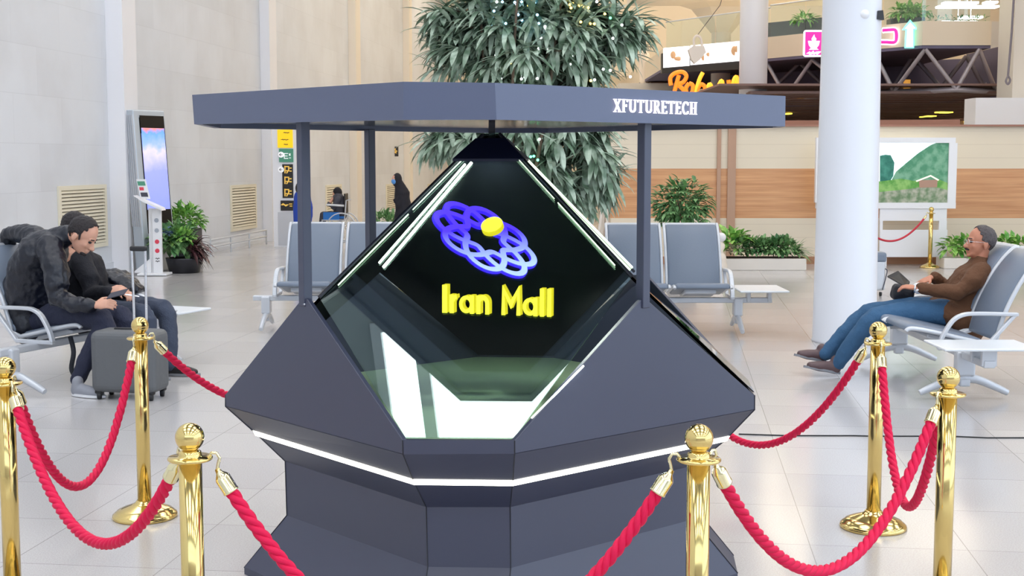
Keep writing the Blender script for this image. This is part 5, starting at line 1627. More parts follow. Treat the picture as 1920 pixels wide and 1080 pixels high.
# pink curled letter beside the column, in front of a pale lilac panel
t = thing('pink_letter_sign', 'pink curled neon letter cut off by the big white column', 'sign', P(1672, 68, 26.2))
m = MB(); m.tube(smoothline([P(1655, 57, 26.45), P(1668, 56, 26.45), P(1679, 57, 26.45), P(1681, 70, 26.45), P(1677, 79, 26.45), P(1662, 79, 26.45), P(1650, 79, 26.45)], 5), 0.035, 8); m.build('letter_stroke', M['pink'], t)
m = MB(); m.tube(smoothline([P(1655, 57, 26.48), P(1668, 56, 26.48), P(1679, 57, 26.48), P(1681, 70, 26.48), P(1677, 79, 26.48), P(1662, 79, 26.48), P(1650, 79, 26.48)], 5), 0.055, 8); m.build('letter_rim', M['pinkwhite'], t)
t = thing('arrow_sign', 'teal lit upward arrow standing against the balcony front', 'sign', P(1707, 88, 25.9))
ay = 26.12
m = MB().prism([P(u, v, ay) for u, v in ((1697, 90), (1714, 90), (1714, 56), (1721, 55), (1707, 37), (1692, 56), (1699, 56))], (0, 0.05, 0)); m.build('arrow_rim', M['teal'], t)
m = MB().prism([P(u, v, ay - 0.01) for u, v in ((1699, 88), (1712, 88), (1712, 54), (1717, 53), (1707, 42), (1696, 54), (1701, 54))], (0, 0.008, 0)); m.build('arrow_face', mat('mint lit acrylic', (0.6, 1, 0.95, 1), 0.4, emit=(0.62, 0.98, 0.94, 1), estr=1.0), t)
# menu boards
t = thing('menu_board', 'long black menu board with two bright white screens beyond the orange script', 'menu board', P(1310, 130, 31.5))
MB().prism([P(1241, 100, 32.0), P(1390, 84, 29.8), P(1390, 130, 29.8), P(1241, 137, 32.0)], (0, 0.25, 0)).build('board_case', M['signblack'], t)
s1 = MB().prism([P(1244, 90, 31.85), P(1293, 86, 31.15), P(1293, 123, 31.15), P(1244, 127, 31.85)], (0, 0.05, 0)).build('menu_screen', M['screenwhite'], t)
s2 = MB().prism([P(1295, 85, 31.1), P(1388, 77, 29.7), P(1388, 114, 29.7), P(1295, 122, 31.1)], (0, 0.05, 0)).build('menu_screen', M['screenwhite'], t)
brn = mat('pictured snack', srgb(190, 150, 110), 0.5, emit=srgb(190, 150, 110), estr=0.4)
m = MB()
for (u, v, a_, b_) in ((1262, 103, 5, 7), (1272, 110, 8, 4), (1283, 104, 6, 5), (1279, 116, 4, 4)): m.ell(P(u, v, 31.4), (a_ * 31.8 / F, 0.02, b_ * 31.8 / F), None, 12, 6)
m.build('snack_picture', brn, s1)
m = MB()
for (u, v, a_, b_) in ((1320, 108, 5, 6), (1330, 102, 6, 4), (1378, 95, 7, 9), (1382, 92, 6, 6)): m.ell(P(u, v, 31.1 - (u - 1295) * 0.015), (a_ * 31 / F, 0.02, b_ * 31 / F), None, 12, 6)
m.build('snack_picture', brn, s2)
# orange cursive sign
t = thing('script_sign', 'glowing orange cursive lettering just above the right end of the canopy', 'sign', P(1310, 170, 30.0))
YS = 30.0
sc_ = lambda pts, Y=YS: smoothline([P(u, v, Y) for u, v in pts], 5)
strokes = [('orange', [(1258, 160), (1257, 146), (1266, 137), (1280, 135), (1287, 143), (1281, 154), (1272, 158), (1281, 168), (1287, 178)]),
           ('orange', [(1273, 141), (1269, 155), (1263, 178)]),
           ('orange', [(1292, 156), (1286, 166), (1290, 178), (1298, 172), (1299, 160), (1292, 156)]),
           ('yellowneon', [(1318, 136), (1311, 150), (1303, 178)]),
           ('orange', [(1306, 170), (1314, 158), (1322, 164), (1318, 178)]),
           ('yellowneon', [(1322, 178), (1330, 158), (1334, 166), (1330, 178)]),
           ('yellowneon', [(1342, 178), (1348, 160), (1354, 152), (1356, 178)]),
           ('yellowneon', [(1370, 178), (1376, 150), (1382, 146), (1382, 178)]), ('orange', [(1366, 150), (1369, 178)])]
for m_, pts in strokes:
    MB().tube(sc_(pts), 0.045, 8).build('letter_stroke', M[m_], t)
# hanging padlock shape
t = thing('hanging_ornament', 'cream padlock shaped ornament hanging on a thin wire before the menu board', 'ornament', P(1307, 118, 24))
MB().prism([P(u, v, 24.0) for u, v in ((1291, 93), (1300, 86), (1320, 86), (1324, 98), (1312, 112), (1303, 119), (1297, 112))], (0, 0.16, 0)).build('ornament_body', M['stone'], t)
MB().tube(smoothline([P(1302, 88, 24.08), P(1301, 74, 24.08), P(1307, 67, 24.08), P(1314, 72, 24.08), P(1316, 86, 24.08)], 5), 0.022, 8).build('shackle', M['stone'], t)
MB().tube([P(1307, 67, 24.08), P(1350, 10, 24.08), P(1365, -40, 24.08)], 0.006, 5).build('wire', M['greycloth'], t)
# brown box left of the script, seen over the canopy
struct('trim_12', MB().box((P(1238, 160, 38).x, 38, P(1238, 160, 38).z), (50 * 38 / F, 2, 22 * 38 / F)), M['brownledge'])

# ================================================================== PEOPLE
def hand(mb, wr, d, n, side, curl=0.9, sc_=1.0, spread=0.18):
    """wr wrist point, d pointing direction, n back-of-hand normal, side: +1 thumb on the d x n side"""
    d = Vector(d).normalized(); n = Vector(n); n = (n - d * n.dot(d)).normalized()
    s = d.cross(n).normalized() * side          # towards the thumb
    pc = wr + d * 0.045 * sc_
    mb.limb([wr - d * 0.02, wr + d * 0.01, wr + d * 0.045 * sc_, wr + d * 0.082 * sc_], [(0.026 * sc_, 0.020 * sc_), (0.028 * sc_, 0.018 * sc_), (0.040 * sc_, 0.0165 * sc_), (0.038 * sc_, 0.013 * sc_)], side=s)
    for i, (off, L_) in enumerate(((0.030, 0.070), (0.010, 0.079), (-0.010, 0.073), (-0.029, 0.057))):
        b = wr + d * 0.080 * sc_ + s * off * sc_
        dd = (d + s * off * spread * 8).normalized()
        pts = [b - d * 0.01, b]; ang = 0
        for seg, a in ((0.42, curl * 0.5), (0.32, curl * 0.75), (0.26, curl * 0.5)):
            ang += a
            v = dd * math.cos(ang) - n * math.sin(ang)
            pts.append(pts[-1] + v * L_ * seg * sc_)
        mb.limb(pts, [0.0088 * sc_, 0.0086 * sc_, 0.0082 * sc_, 0.0076 * sc_, 0.0066 * sc_], side=s, n=8)
    b = wr + d * 0.022 * sc_ + s * 0.026 * sc_
    t1 = b + (d * 0.6 + s * 0.75 - n * 0.2).normalized() * 0.034 * sc_
    t2 = t1 + (d * 0.95 + s * 0.25 - n * 0.35).normalized() * 0.028 * sc_
    t3 = t2 + (d * 1.0 - s * 0.05 - n * 0.5).normalized() * 0.024 * sc_
    mb.limb([b - s * 0.012, b, t1, t2, t3], [0.013 * sc_, 0.013 * sc_, 0.0105 * sc_, 0.0095 * sc_, 0.0075 * sc_], side=n, n=8)


def basis(f, up):
    f = Vector(f).normalized(); up = Vector(up); up = (up - f * up.dot(f)).normalized()
    l = up.cross(f)
    return f, l, up     # forward, left, up


def head(mb, eyes, hair, brow, c, f, up, s=1.0, hairline=0.35, mous=False, ear=True, rad=(0.098, 0.078, 0.105)):
    """head centred at c looking along f; the jaw, nose, lips, ears, brow are part of the body mesh"""
    f, l, up = basis(f, up)
    R = Matrix((f, l, up)).transposed()
    g = lambda x, y, z: c + R @ Vector((x, y, z)) * s
    mb.ell(g(-0.012, 0, 0.03), (rad[0] * s, rad[1] * s, 0.092 * s), R, 24, 16)       # skull
    mb.ell(g(0.025, 0, -0.02), (0.070 * s, 0.064 * s, 0.092 * s), R, 20, 14)          # face
    mb.ell(g(0.042, 0, -0.078), (0.046 * s, 0.046 * s, 0.036 * s), R, 16, 10)         # jaw
    mb.ell(g(0.075, 0, -0.095), (0.020 * s, 0.022 * s, 0.017 * s), R, 12, 8)          # chin
    for q in (-1, 1):
        mb.ell(g(0.058, 0.036 * q, -0.028), (0.026 * s, 0.022 * s, 0.024 * s), R, 12, 8)   # cheek
        mb.limb([g(0.083, 0.012 * q, 0.024), g(0.076, 0.040 * q, 0.022)], [0.010 * s, 0.009 * s], side=up, n=8)   # brow ridge
        if ear:
            mb.ell(g(-0.012, 0.079 * q, -0.015), (0.019 * s, 0.008 * s, 0.032 * s), R, 12, 8)
            mb.ell(g(-0.010, 0.076 * q, -0.038), (0.010 * s, 0.008 * s, 0.012 * s), R, 10, 6)
    mb.limb([g(0.083, 0, 0.012), g(0.098, 0, -0.014), g(0.112, 0, -0.034)], [0.009 * s, 0.0105 * s, 0.0135 * s], side=l, n=10)   # nose
    for q in (-1, 1): mb.ell(g(0.099, 0.011 * q, -0.037), (0.011 * s, 0.009 * s, 0.009 * s), R, 10, 6)
    mb.limb([g(0.086, -0.020, -0.062), g(0.098, 0, -0.060), g(0.086, 0.020, -0.062)], [0.006 * s, 0.0075 * s, 0.006 * s], side=up, n=8)
    mb.limb([g(0.085, -0.017, -0.072), g(0.094, 0, -0.073), g(0.085, 0.017, -0.072)], [0.006 * s, 0.0078 * s, 0.006 * s], side=up, n=8)
    for q in (-1, 1): eyes.ell(g(0.079, 0.031 * q, 0.004), (0.0125 * s, 0.0145 * s, 0.009 * s), R, 12, 8)
    # hair: shell over the back and top, hairline at the front
    N, Mm = 30, 20
    rx, ry, rz_ = rad[0] * 1.075, rad[1] * 1.09, 0.092 * 1.10
    vs = []; idx = {}
    for i in range(Mm + 1):
        a = PI * i / Mm
        for k in range(N):
            b = 2 * PI * k / N
            vs.append((math.sin(a) * math.cos(b), math.sin(a) * math.sin(b), math.cos(a)))
    keep = []
    for i in range(Mm):
        for k in range(N):
            q = [i * N + k, i * N + (k + 1) % N, (i + 1) * N + (k + 1) % N, (i + 1) * N + k]
            mx = sum(vs[j][0] for j in q) / 4; mz = sum(vs[j][2] for j in q) / 4; my = abs(sum(vs[j][1] for j in q) / 4)
            front = mx > hairline + 0.25 * max(0, mz)
            low = mz < (-0.95 if mx < -0.35 else (-0.35 if mx < 0.02 else (0.05 if my < 0.8 else -0.1)))
            if mx > 0.30 and mz < 0.38: low = True
            if not front and not low: keep.append(q)
    vo = [g(-0.012 + rx * v[0], ry * v[1], 0.03 + rz_ * v[2]) for v in vs]
    vi = [g(-0.012 + rx * 0.9 * v[0], ry * 0.9 * v[1], 0.03 + rz_ * 0.9 * v[2]) for v in vs]
    n0 = len(vs)
    fs = [q[::-1] for q in keep] + [[j + n0 for j in q] for q in keep]
    ec = {}
    for q in keep:
        for a_, b_ in zip(q, q[1:] + q[:1]):
            ec[(a_, b_)] = 1
    for (a_, b_) in ec:
        if (b_, a_) not in ec: fs.append([a_, b_, b_ + n0, a_ + n0])
    hair.add(vo + vi, fs, True)
    if mous: brow.limb([g(0.092, -0.026, -0.056), g(0.104, 0, -0.049), g(0.092, 0.026, -0.056)], [0.006 * s, 0.009 * s, 0.006 * s], side=up, n=8)
    for q in (-1, 1): brow.limb([g(0.089, 0.014 * q, 0.026), g(0.082, 0.042 * q, 0.026)], [0.0048 * s, 0.004 * s], side=up, n=8)
    return g


def shoe(t, heel, toe, m_up, m_sole, w_=0.046, upv=Vector((0, 0, 1)), hgt=0.075):
    d = (toe - heel); L_ = d.length; d.normalize(); s = d.cross(upv).normalized(); u = s.cross(d)
    m = MB()
    m.limb([heel + u * 0.045 + d * 0.035, heel + d * L_ * 0.35 + u * 0.045, heel + d * L_ * 0.62 + u * 0.036, heel + d * (L_ - 0.045) + u * 0.030], [(w_ * 0.80, hgt * 0.62), (w_ * 0.86, hgt * 0.60), (w_ * 1.05, 0.040), (w_ * 0.85, 0.028)], side=s)
    m.limb([heel + u * 0.06 + d * 0.045, heel + u * 0.105 + d * 0.050], [0.042, 0.040], side=s)
    o = m.build('shoe', M[m_up], t); remesh(o, 0.008, 2)
    sl = MB(); pr = []
    for i in range(20):
        a = 2 * PI * i / 20
        x = L_ * 0.5 + L_ * 0.52 * math.cos(a); y = w_ * 1.08 * math.sin(a) * (0.86 + 0.16 * math.cos(a - 0.6) * (1 if math.sin(a) > 0 else 0.8))
        pr.append(heel + d * x + s * y + u * 0.004)
    sl.prism(pr, u * 0.018)
    so = sl.build('sole', M[m_sole], o)
    return o


KN = Vector((0, 0, -0.03)); LR = [0.060, 0.038, 0.034]
# ---------------- dozing man on the right
YM = 10.05
mr = thing('person', 'person with glasses and moustache in brown jacket and blue jeans slouching on the right seats', 'person', (P(1812, 600, YM).x, YM, 0))
body = MB(); eyes = MB(); hair = MB(); brow = MB()
pel, bel, che, upc = P(1806, 590, YM), P(1808, 560, YM), P(1820, 525, YM), P(1832, 503, YM)
nk = P(1836, 487, YM)
hc = P(1838, 455, YM)
body.limb([pel, bel, che, upc], [(0.14, 0.09), (0.15, 0.09), (0.16, 0.09), (0.10, 0.055)], side=(0, 1, 0))
body.limb([upc, nk, hc + Vector((0.02, 0, -0.03))], [0.062, 0.056, 0.056])
g = head(body, eyes, hair, brow, hc, (-1, -0.04, 0.07), (0.07, 0, 1), 1.03, 0.30, True)
AR = dict(ns=P(1843, 512, YM - 0.19), ne=P(1796, 548, YM - 0.26), nw=P(1722, 541, YM - 0.16), fs=P(1834, 508, YM + 0.2), fe=P(1782, 545, YM + 0.27), fw=P(1752, 520, YM + 0.10))
body.limb([AR['ns'], AR['ne'], AR['nw']], [0.05, 0.04, 0.028]); body.limb([AR['fs'], AR['fe'], AR['fw']], [0.05, 0.04, 0.028])
hand(body, P(1719, 540, YM - 0.15), (-0.9, 0.35, 0.10), (0.1, -0.3, 1), 1, 0.7)
hand(body, P(1744, 521, YM + 0.08), (-0.9, -0.35, -0.35), (-0.2, -0.2, 1), -1, 0.6)
LG = dict(nh=P(1800, 586, YM - 0.12), nkn=P(1630, 596, YM - 0.10), na=P(1570, 680, YM + 0.04), fh=P(1800, 582, YM + 0.12), fkn=P(1617, 588, YM + 0.16), fa=P(1546, 664, YM + 0.16))
body.limb([LG['nh'], LG['nkn'] + KN, LG['na']], LR); body.limb([LG['fh'], LG['fkn'] + KN, LG['fa']], LR)
o = body.build('body', M['skin2'], mr); remesh(o, 0.0065, 2)
eyes.build('eyes', M['black'], mr)
remesh(hair.build('hair', M['hairgrey'], mr), 0.006, 1, 0.010, 0.02)
brow.build('moustache_and_brows', M['hair'], mr)
gl = MB()
for q in (-1, 1):
    gl.tube([g(0.100 + 0.0, 0.031 * q + 0.020 * math.cos(a), 0.002 + 0.016 * math.sin(a)) for a in [2 * PI * k / 16 for k in range(16)]], 0.0015, 5, closed=True)
    gl.tube([g(0.099, 0.052 * q, 0.006), g(0.05, 0.074 * q, 0.006), g(-0.02, 0.082 * q, 0.004)], 0.0016, 5)
gl.tube([g(0.101, 0.010, 0.006), g(0.104, 0, 0.008), g(0.101, -0.010, 0.006)], 0.0015, 5)
gl.build('glasses', M['chrome'], mr)
j = MB()
j.limb([P(1800, 617, YM), P(1798, 600, YM), P(1802, 575, YM), P(1811, 545, YM), P(1824, 518, YM), P(1834, 500, YM)], [(0.215, 0.165), (0.215, 0.160), (0.21, 0.152), (0.21, 0.150), (0.205, 0.125), (0.13, 0.075)], side=(0, 1, 0), n=24)
j.limb([P(1812, 600, YM), P(1790, 592, YM), P(1766, 583, YM)], [(0.262, 0.160), (0.262, 0.150), (0.250, 0.118)], side=(0, 1, 0), n=22)
j.limb([P(1832, 500, YM), P(1836, 488, YM)], [(0.085, 0.078), (0.072, 0.066)], side=(0, 1, 0), n=18)
j.limb([P(1838, 512, YM - 0.16), P(1822, 528, YM - 0.22), AR['ne'], AR['nw'] + Vector((0.02, 0, 0))], [0.086, 0.078, 0.064, 0.046])
j.limb([P(1834, 508, YM + 0.16), P(1812, 525, YM + 0.23), AR['fe'], AR['fw']], [0.086, 0.074, 0.062, 0.046])
o = j.build('jacket', M['brownjacket'], mr); remesh(o, 0.012, 3, 0.026, 0.09)
c_ = MB().tube([P(1724, 547, YM - 0.17), P(1719, 534, YM - 0.13)], 0.030, 12); c_.build('shirt_cuff', M['white'], mr)
w_ = MB(); w_.lathe([(0.028, -0.006), (0.032, -0.006), (0.032, 0.006), (0.028, 0.006)], P(1716, 541, YM - 0.15), 18, (-0.9, 0.35, 0.1)); w_.build('watch', M['chrome'], mr)
tr = MB()
tr.limb([P(1815, 592, YM), P(1785, 588, YM)], [(0.175, 0.115), (0.165, 0.105)], side=(0, 1, 0), n=20)
tr.limb([P(1772, 586, YM - .12), P(1715, 584, YM - .12), LG['nkn'] + Vector((0.03, 0, 0.0)), LG['nkn'] + Vector((0.0, 0, -0.03)), P(1600, 640, YM - 0.04), LG['na'] + Vector((0.01, 0, -0.0))], [0.100, 0.092, 0.078, 0.074, 0.066, 0.054])
tr.limb([P(1772, 582, YM + .12), P(1710, 578, YM + .14), LG['fkn'] + Vector((0.03, 0, 0.0)), LG['fkn'] + Vector((0.0, 0, -0.03)), P(1583, 625, YM + 0.15), LG['fa'] + Vector((0.01, 0, 0.0))], [0.100, 0.090, 0.076, 0.072, 0.064, 0.054])
o = tr.build('jeans', M['jeansblue'], mr); remesh(o, 0.011, 3, 0.022, 0.08)
shoe(mr, P(1574, 703, YM + 0.05), P(1507, 690, YM + 0.06), 'brownshoe', 'sole', 0.048, Vector((0.25, 0.1, 1)))
shoe(mr, P(1547, 681, YM + 0.19), P(1489, 668, YM + 0.18), 'brownshoe', 'sole', 0.046, Vector((0.2, 0.1, 1)))
nb = MB().prism([P(1664, 520, YM - 0.02), P(1684, 510, YM + 0.10), P(1706, 530, YM + 0.06), P(1701, 541, YM - 0.10)], (0, 0.004, 0.010)).build('notebook', M['black'])
tag(nb, 'thin black notebook held open by the man in the brown jacket', 'notebook')
bg = MB().rbox(P(1692, 549, YM + 0.20), (0.17, 0.14, 0.13), 0.04, tilt=(0, 0.15, 0)).build('handbag', M['bag'])
remesh(bg, 0.012, 2, 0.02, 0.08); tag(bg, 'small black bag on the lap of the man in the brown jacket', 'bag')

# ---------------- man in leather jacket on the left
YL = 9.80
fw_ = Vector((0.927, -0.375, 0)); lt_ = Vector((0.375, 0.927, 0))
ml = thing('person', 'person in black leather jacket bent forward over a phone on the left seats', 'person', (P(85, 600, YL).x, YL, 0))
body = MB(); eyes = MB(); hair = MB(); brow = MB()
pel, bel, che, upc = P(82, 598, 9.85), P(66, 560, 9.84), P(72, 505, 9.78), P(95, 458, 9.70)
body.limb([pel, bel, che, upc], [(0.15, 0.10), (0.15, 0.11), (0.17, 0.12), (0.14, 0.09)], side=lt_)
hc = P(155, 441, 9.58)
body.limb([upc, P(118, 442, 9.66), hc + Vector((-0.03, 0, 0.0))], [0.066, 0.058, 0.056])
g = head(body, eyes, hair, brow, hc, (0.78, -0.12, -0.62), (0.60, -0.08, 0.80), 1.08, 0.36)
S1 = dict(ns=P(98, 470, 9.50), ne=P(108, 560, 9.42), nw=P(172, 573, 9.30), fs=P(72, 450, 9.95), fe=P(18, 440, 10.12), fw=P(4, 500, 10.2))
body.limb([S1['ns'], S1['ne'], S1['nw']], [0.05, 0.042, 0.03]); body.limb([S1['fs'], S1['fe'], S1['fw']], [0.05, 0.042, 0.03])
hand(body, P(178, 572, 9.29), (0.93, -0.1, 0.12), (-0.1, -0.75, 0.6), -1, 0.75, 1.05)
L1 = dict(nh=P(95, 594, 9.66), nkn=P(200, 598, 9.38), na=P(146, 712, 9.30), fh=P(115, 588, 9.98), fkn=P(236, 592, 9.66), fa=P(212, 700, 9.62))
body.limb([L1['nh'], L1['nkn'] + KN - fw_ * 0.02, L1['na']], LR); body.limb([L1['fh'], L1['fkn'] + KN - fw_ * 0.02, L1['fa']], LR)
o = body.build('body', M['skin'], ml); remesh(o, 0.0065, 2)
eyes.build('eyes', M['black'], ml); remesh(hair.build('hair', M['hair'], ml), 0.006, 1, 0.012, 0.02)
# beard and sideburn
brow.limb([g(0.075, -0.03, -0.092), g(0.088, 0, -0.094), g(0.075, 0.03, -0.092)], [0.012, 0.014, 0.012], side=(0, 0, 1))
brow.limb([g(0.008, -0.076, 0.02), g(0.022, -0.073, -0.012)], [0.008, 0.006])
brow.build('beard_and_brows', M['hair'], ml)
j = MB()
j.limb([P(66, 612, 9.85), P(56, 580, 9.85), P(56, 540, 9.82), P(66, 500, 9.78), P(85, 465, 9.72), P(102, 452, 9.68)], [(0.20, 0.150), (0.20, 0.155), (0.205, 0.165), (0.215, 0.165), (0.205, 0.150), (0.13, 0.10)], side=lt_, n=24)
j.limb([P(100, 450, 9.68), P(122, 442, 9.64), P(131, 440, 9.62)], [(0.090, 0.085), (0.084, 0.078), (0.076, 0.072)], side=lt_, n=18)
j.limb([P(92, 464, 9.54), P(104, 500, 9.46), P(108, 535, 9.43), S1['ne'] + Vector((0, 0, 0.01)), P(138, 571, 9.34), S1['nw']], [0.095, 0.092, 0.088, 0.074, 0.058, 0.048])
j.limb([P(72, 448, 9.92), P(45, 438, 10.02), S1['fe'], S1['fw']], [0.090, 0.078, 0.068, 0.055])
o = j.build('leather_jacket', M['leather'], ml); remesh(o, 0.011, 3, 0.032, 0.075)
tr = MB()
tr.limb([P(75, 600, 9.86), P(105, 598, 9.78)], [(0.175, 0.11), (0.165, 0.10)], side=lt_, n=20)
tr.limb([L1['nh'], P(150, 595, 9.52), L1['nkn'] + Vector((-0.02, 0, 0)), L1['nkn'] + Vector((0, 0, -0.04)), P(171, 655, 9.36), L1['na']], [0.100, 0.090, 0.078, 0.074, 0.064, 0.055])
tr.limb([L1['fh'], P(175, 588, 9.82), L1['fkn'] + Vector((-0.02, 0, 0)), L1['fkn'] + Vector((0, 0, -0.04)), P(225, 650, 9.64), L1['fa']], [0.100, 0.088, 0.076, 0.072, 0.064, 0.055])
o = tr.build('trousers', M['jeansdark'], ml); remesh(o, 0.011, 3, 0.02, 0.08)
def groundY(p): return Vector((p.x, p.y, 0.0))
shoe(ml, groundY(G(136, 742)), groundY(G(136, 742)) + fw_ * 0.28, 'greyshoe', 'white', 0.048)
shoe(ml, groundY(G(205, 725)), groundY(G(205, 725)) + fw_ * 0.28, 'greyshoe', 'white', 0.048)
ph = MB().rbox(P(220, 551, 9.22), (0.15, 0.075, 0.009), 0.004, -0.35, tilt=(0.5, -0.25, 0)).build('phone', M['greycloth'])
tag(ph, 'grey phone held by the man in the leather jacket', 'phone')

# ---------------- man behind him
m2 = thing('person', 'person in black sweater and grey jeans with a phone, half hidden behind the leather jacket', 'person', (P(185, 590, 10.4).x, 10.4, 0))
body = MB(); eyes = MB(); hair = MB(); brow = MB()
pel, bel, che, upc = P(178, 588, 10.42), P(165, 555, 10.42), P(155, 510, 10.40), P(145, 478, 10.38)
body.limb([pel, bel, che, upc], [(0.15, 0.10), (0.15, 0.10), (0.17, 0.11), (0.14, 0.09)], side=lt_)
hc = P(140, 430, 10.32)
body.limb([upc, P(140, 462, 10.37), hc + Vector((-0.02, 0, -0.03))], [0.064, 0.056, 0.056])
head(body, eyes, hair, brow, hc, (0.86, -0.20, -0.45), (0.40, -0.10, 0.85), 1.06, 0.36)
S2 = dict(ns=P(150, 492, 10.18), ne=P(172, 552, 10.10), nw=P(202, 546, 9.92), fs=P(165, 485, 10.58), fe=P(205, 548, 10.55), fw=P(236, 549, 10.2))
body.limb([S2['ns'], S2['ne'], S2['nw']], [0.05, 0.042, 0.03]); body.limb([S2['fs'], S2['fe'], S2['fw']], [0.05, 0.042, 0.03])
hand(body, P(204, 545, 9.92), (0.95, -0.12, 0.06), (0, -0.6, 0.75), -1, 0.7, 1.05)
hand(body, P(234, 549, 10.2), (0.6, -0.8, 0.0), (0, -0.1, 1), 1, 0.9)
L2 = dict(nh=P(182, 584, 10.25), nkn=P(276, 590, 9.98), na=P(262, 692, 9.92), fh=P(195, 578, 10.55), fkn=P(314, 580, 10.22), fa=P(318, 684, 10.12))
body.limb([L2['nh'], L2['nkn'] + KN - fw_ * 0.02, L2['na']], LR); body.limb([L2['fh'], L2['fkn'] + KN - fw_ * 0.02, L2['fa']], LR)
o = body.build('body', M['skin'], m2); remesh(o, 0.0065, 2)
eyes.build('eyes', M['black'], m2); remesh(hair.build('hair', M['hair'], m2), 0.006, 1, 0.012, 0.02); brow.build('brows', M['hair'], m2)
j = MB()
j.limb([P(172, 598, 10.42), P(165, 565, 10.42), P(160, 525, 10.40), P(152, 492, 10.38), P(145, 472, 10.37)], [(0.19, 0.14), (0.19, 0.145), (0.20, 0.15), (0.195, 0.125), (0.09, 0.08)], side=lt_, n=24)
j.limb([P(152, 490, 10.22), P(168, 525, 10.14), S2['ne'], S2['nw']], [0.088, 0.080, 0.068, 0.045])
j.limb([P(160, 488, 10.55), P(188, 525, 10.56), S2['fe'], S2['fw']], [0.088, 0.080, 0.068, 0.045])
o = j.build('sweater', M['sweater'], m2); remesh(o, 0.012, 3, 0.022, 0.08)
tr = MB()
tr.limb([P(170, 595, 10.42), P(200, 592, 10.35)], [(0.175, 0.11), (0.165, 0.10)], side=lt_, n=20)
tr.limb([L2['nh'], P(230, 585, 10.10), L2['nkn'] + Vector((-0.02, 0, 0)), L2['nkn'] + Vector((0, 0, -0.04)), P(275, 640, 9.95), L2['na']], [0.100, 0.090, 0.078, 0.074, 0.064, 0.055])
tr.limb([L2['fh'], P(258, 574, 10.38), L2['fkn'] + Vector((-0.02, 0, 0)), L2['fkn'] + Vector((0, 0, -0.04)), P(318, 640, 10.16), L2['fa']], [0.100, 0.088, 0.076, 0.072, 0.064, 0.053])
o = tr.build('trousers', M['jeansgrey'], m2); remesh(o, 0.011, 3, 0.02, 0.08)
h0 = groundY(G(312, 704)); shoe(m2, h0, h0 + Vector((0.97, -0.12, 0)) * 0.275, 'black', 'sole', 0.048)
h0 = groundY(G(255, 712)); shoe(m2, h0, h0 + Vector((0.97, -0.12, 0)) * 0.275, 'black', 'sole', 0.048)
ph = MB().rbox(P(243, 553, 9.97), (0.07, 0.14, 0.008), 0.004, -0.5, tilt=(-0.2, 0.1, 0)).build('phone', M['paper'])
tag(ph, 'white phone held by the man in the black sweater', 'phone')
ct2 = MB()
ct2.limb([P(195, 520, 10.75), P(222, 523, 10.7), P(252, 540, 10.62)], [(0.16, 0.07), (0.17, 0.075), (0.12, 0.05)], side=(0, 1, 0))
ct2.limb([P(200, 545, 10.75), P(245, 556, 10.65)], [(0.15, 0.06), (0.13, 0.055)], side=(0, 1, 0))
o = ct2.build('folded_coat', M['leather']); remesh(o, 0.012, 2, 0.05, 0.07)
tag(o, 'crumpled dark coat lying beyond the man in the black sweater', 'coat')
st2 = MB().tube(smoothline([P(132, 632, 9.6), P(138, 660, 9.55), P(134, 690, 9.55), P(141, 706, 9.55)], 5), 0.018, 8).build('hanging_strap', M['bag'])
tag(st2, 'black strap hanging below the seat behind the man\'s calf', 'strap')

# ---------------- suitcase
sc0 = G(236, 752)
rzs = math.radians(-10)
t = thing('suitcase', 'grey fabric trolley suitcase with raised handle beside the two seated men', 'suitcase', (sc0.x, sc0.y + 0.13, 0), 'suitcases on the floor', rzs, local=True)
b_ = MB().rbox((0, 0, 0.265), (0.475, 0.27, 0.43), 0.05, seg=4).build('case_body', M['case'], t)
fp = MB().rbox((-0.02, -0.138, 0.25), (0.36, 0.04, 0.33), 0.018).build('front_pocket', M['case'], b_)
MB().tube([(-0.2, -0.160, 0.385), (0.0, -0.162, 0.395), (0.15, -0.160, 0.385)], 0.004, 5).build('zip', M['black'], fp)
MB().rbox((0.0, 0.0, 0.482), (0.22, 0.03, 0.02), 0.008).build('carry_handle', M['black'], t)
for s_ in (-1, 1):
    MB().tube([(0.045 * s_ + 0.035, 0.10, 0.45), (0.050 * s_ + 0.035, 0.10, 1.02)], 0.0095, 10).build('telescopic_rod', M['chrome'], t)
MB().rbox((0.035, 0.10, 1.035), (0.125, 0.03, 0.035), 0.012).build('grip', M['black'], t)
for sx in (-1, 1):
    for sy in (-1, 1):
        m = MB().rbox((sx * 0.19, sy * 0.09, 0.055), (0.05, 0.05, 0.03), 0.01)
        m.lathe([(0, -0.014), (0.027, -0.014), (0.029, -0.008), (0.029, 0.008), (0.027, 0.014), (0, 0.014)], (sx * 0.19, sy * 0.09, 0.029), 18, (1, 0.3, 0))
        m.build('wheel', M['black'], t)

# ---------------- far figures
YW = 21.5
wc = P(751, 400, YW)
t = thing('person', 'person walking in a long black chador with a light blue face mask, far back', 'person', (wc.x, YW, 0))
b_ = MB()
b_.limb([Vector((wc.x + 0.02, YW, 0.12)), P(752, 440, YW), P(757, 395, YW), P(754, 362, YW), P(748, 345, YW)], [(0.15, 0.14), (0.15, 0.15), (0.16, 0.14), (0.15, 0.12), (0.08, 0.08)], side=(0, 1, 0))
b_.ell(P(744.5, 338, YW), (0.085, 0.09, 0.115))
b_.limb([P(752, 370, YW - .1), P(744, 385, YW - .12), P(741, 376, YW - .1)], [0.06, 0.05, 0.035])
b_.limb([Vector((wc.x - 0.05, YW - 0.05, 0.05)), Vector((wc.x - 0.05, YW - 0.05, 0.5))], [0.05, 0.07])
b_.limb([Vector((wc.x + 0.12, YW + 0.05, 0.05)), Vector((wc.x + 0.08, YW + 0.05, 0.5))], [0.05, 0.07])
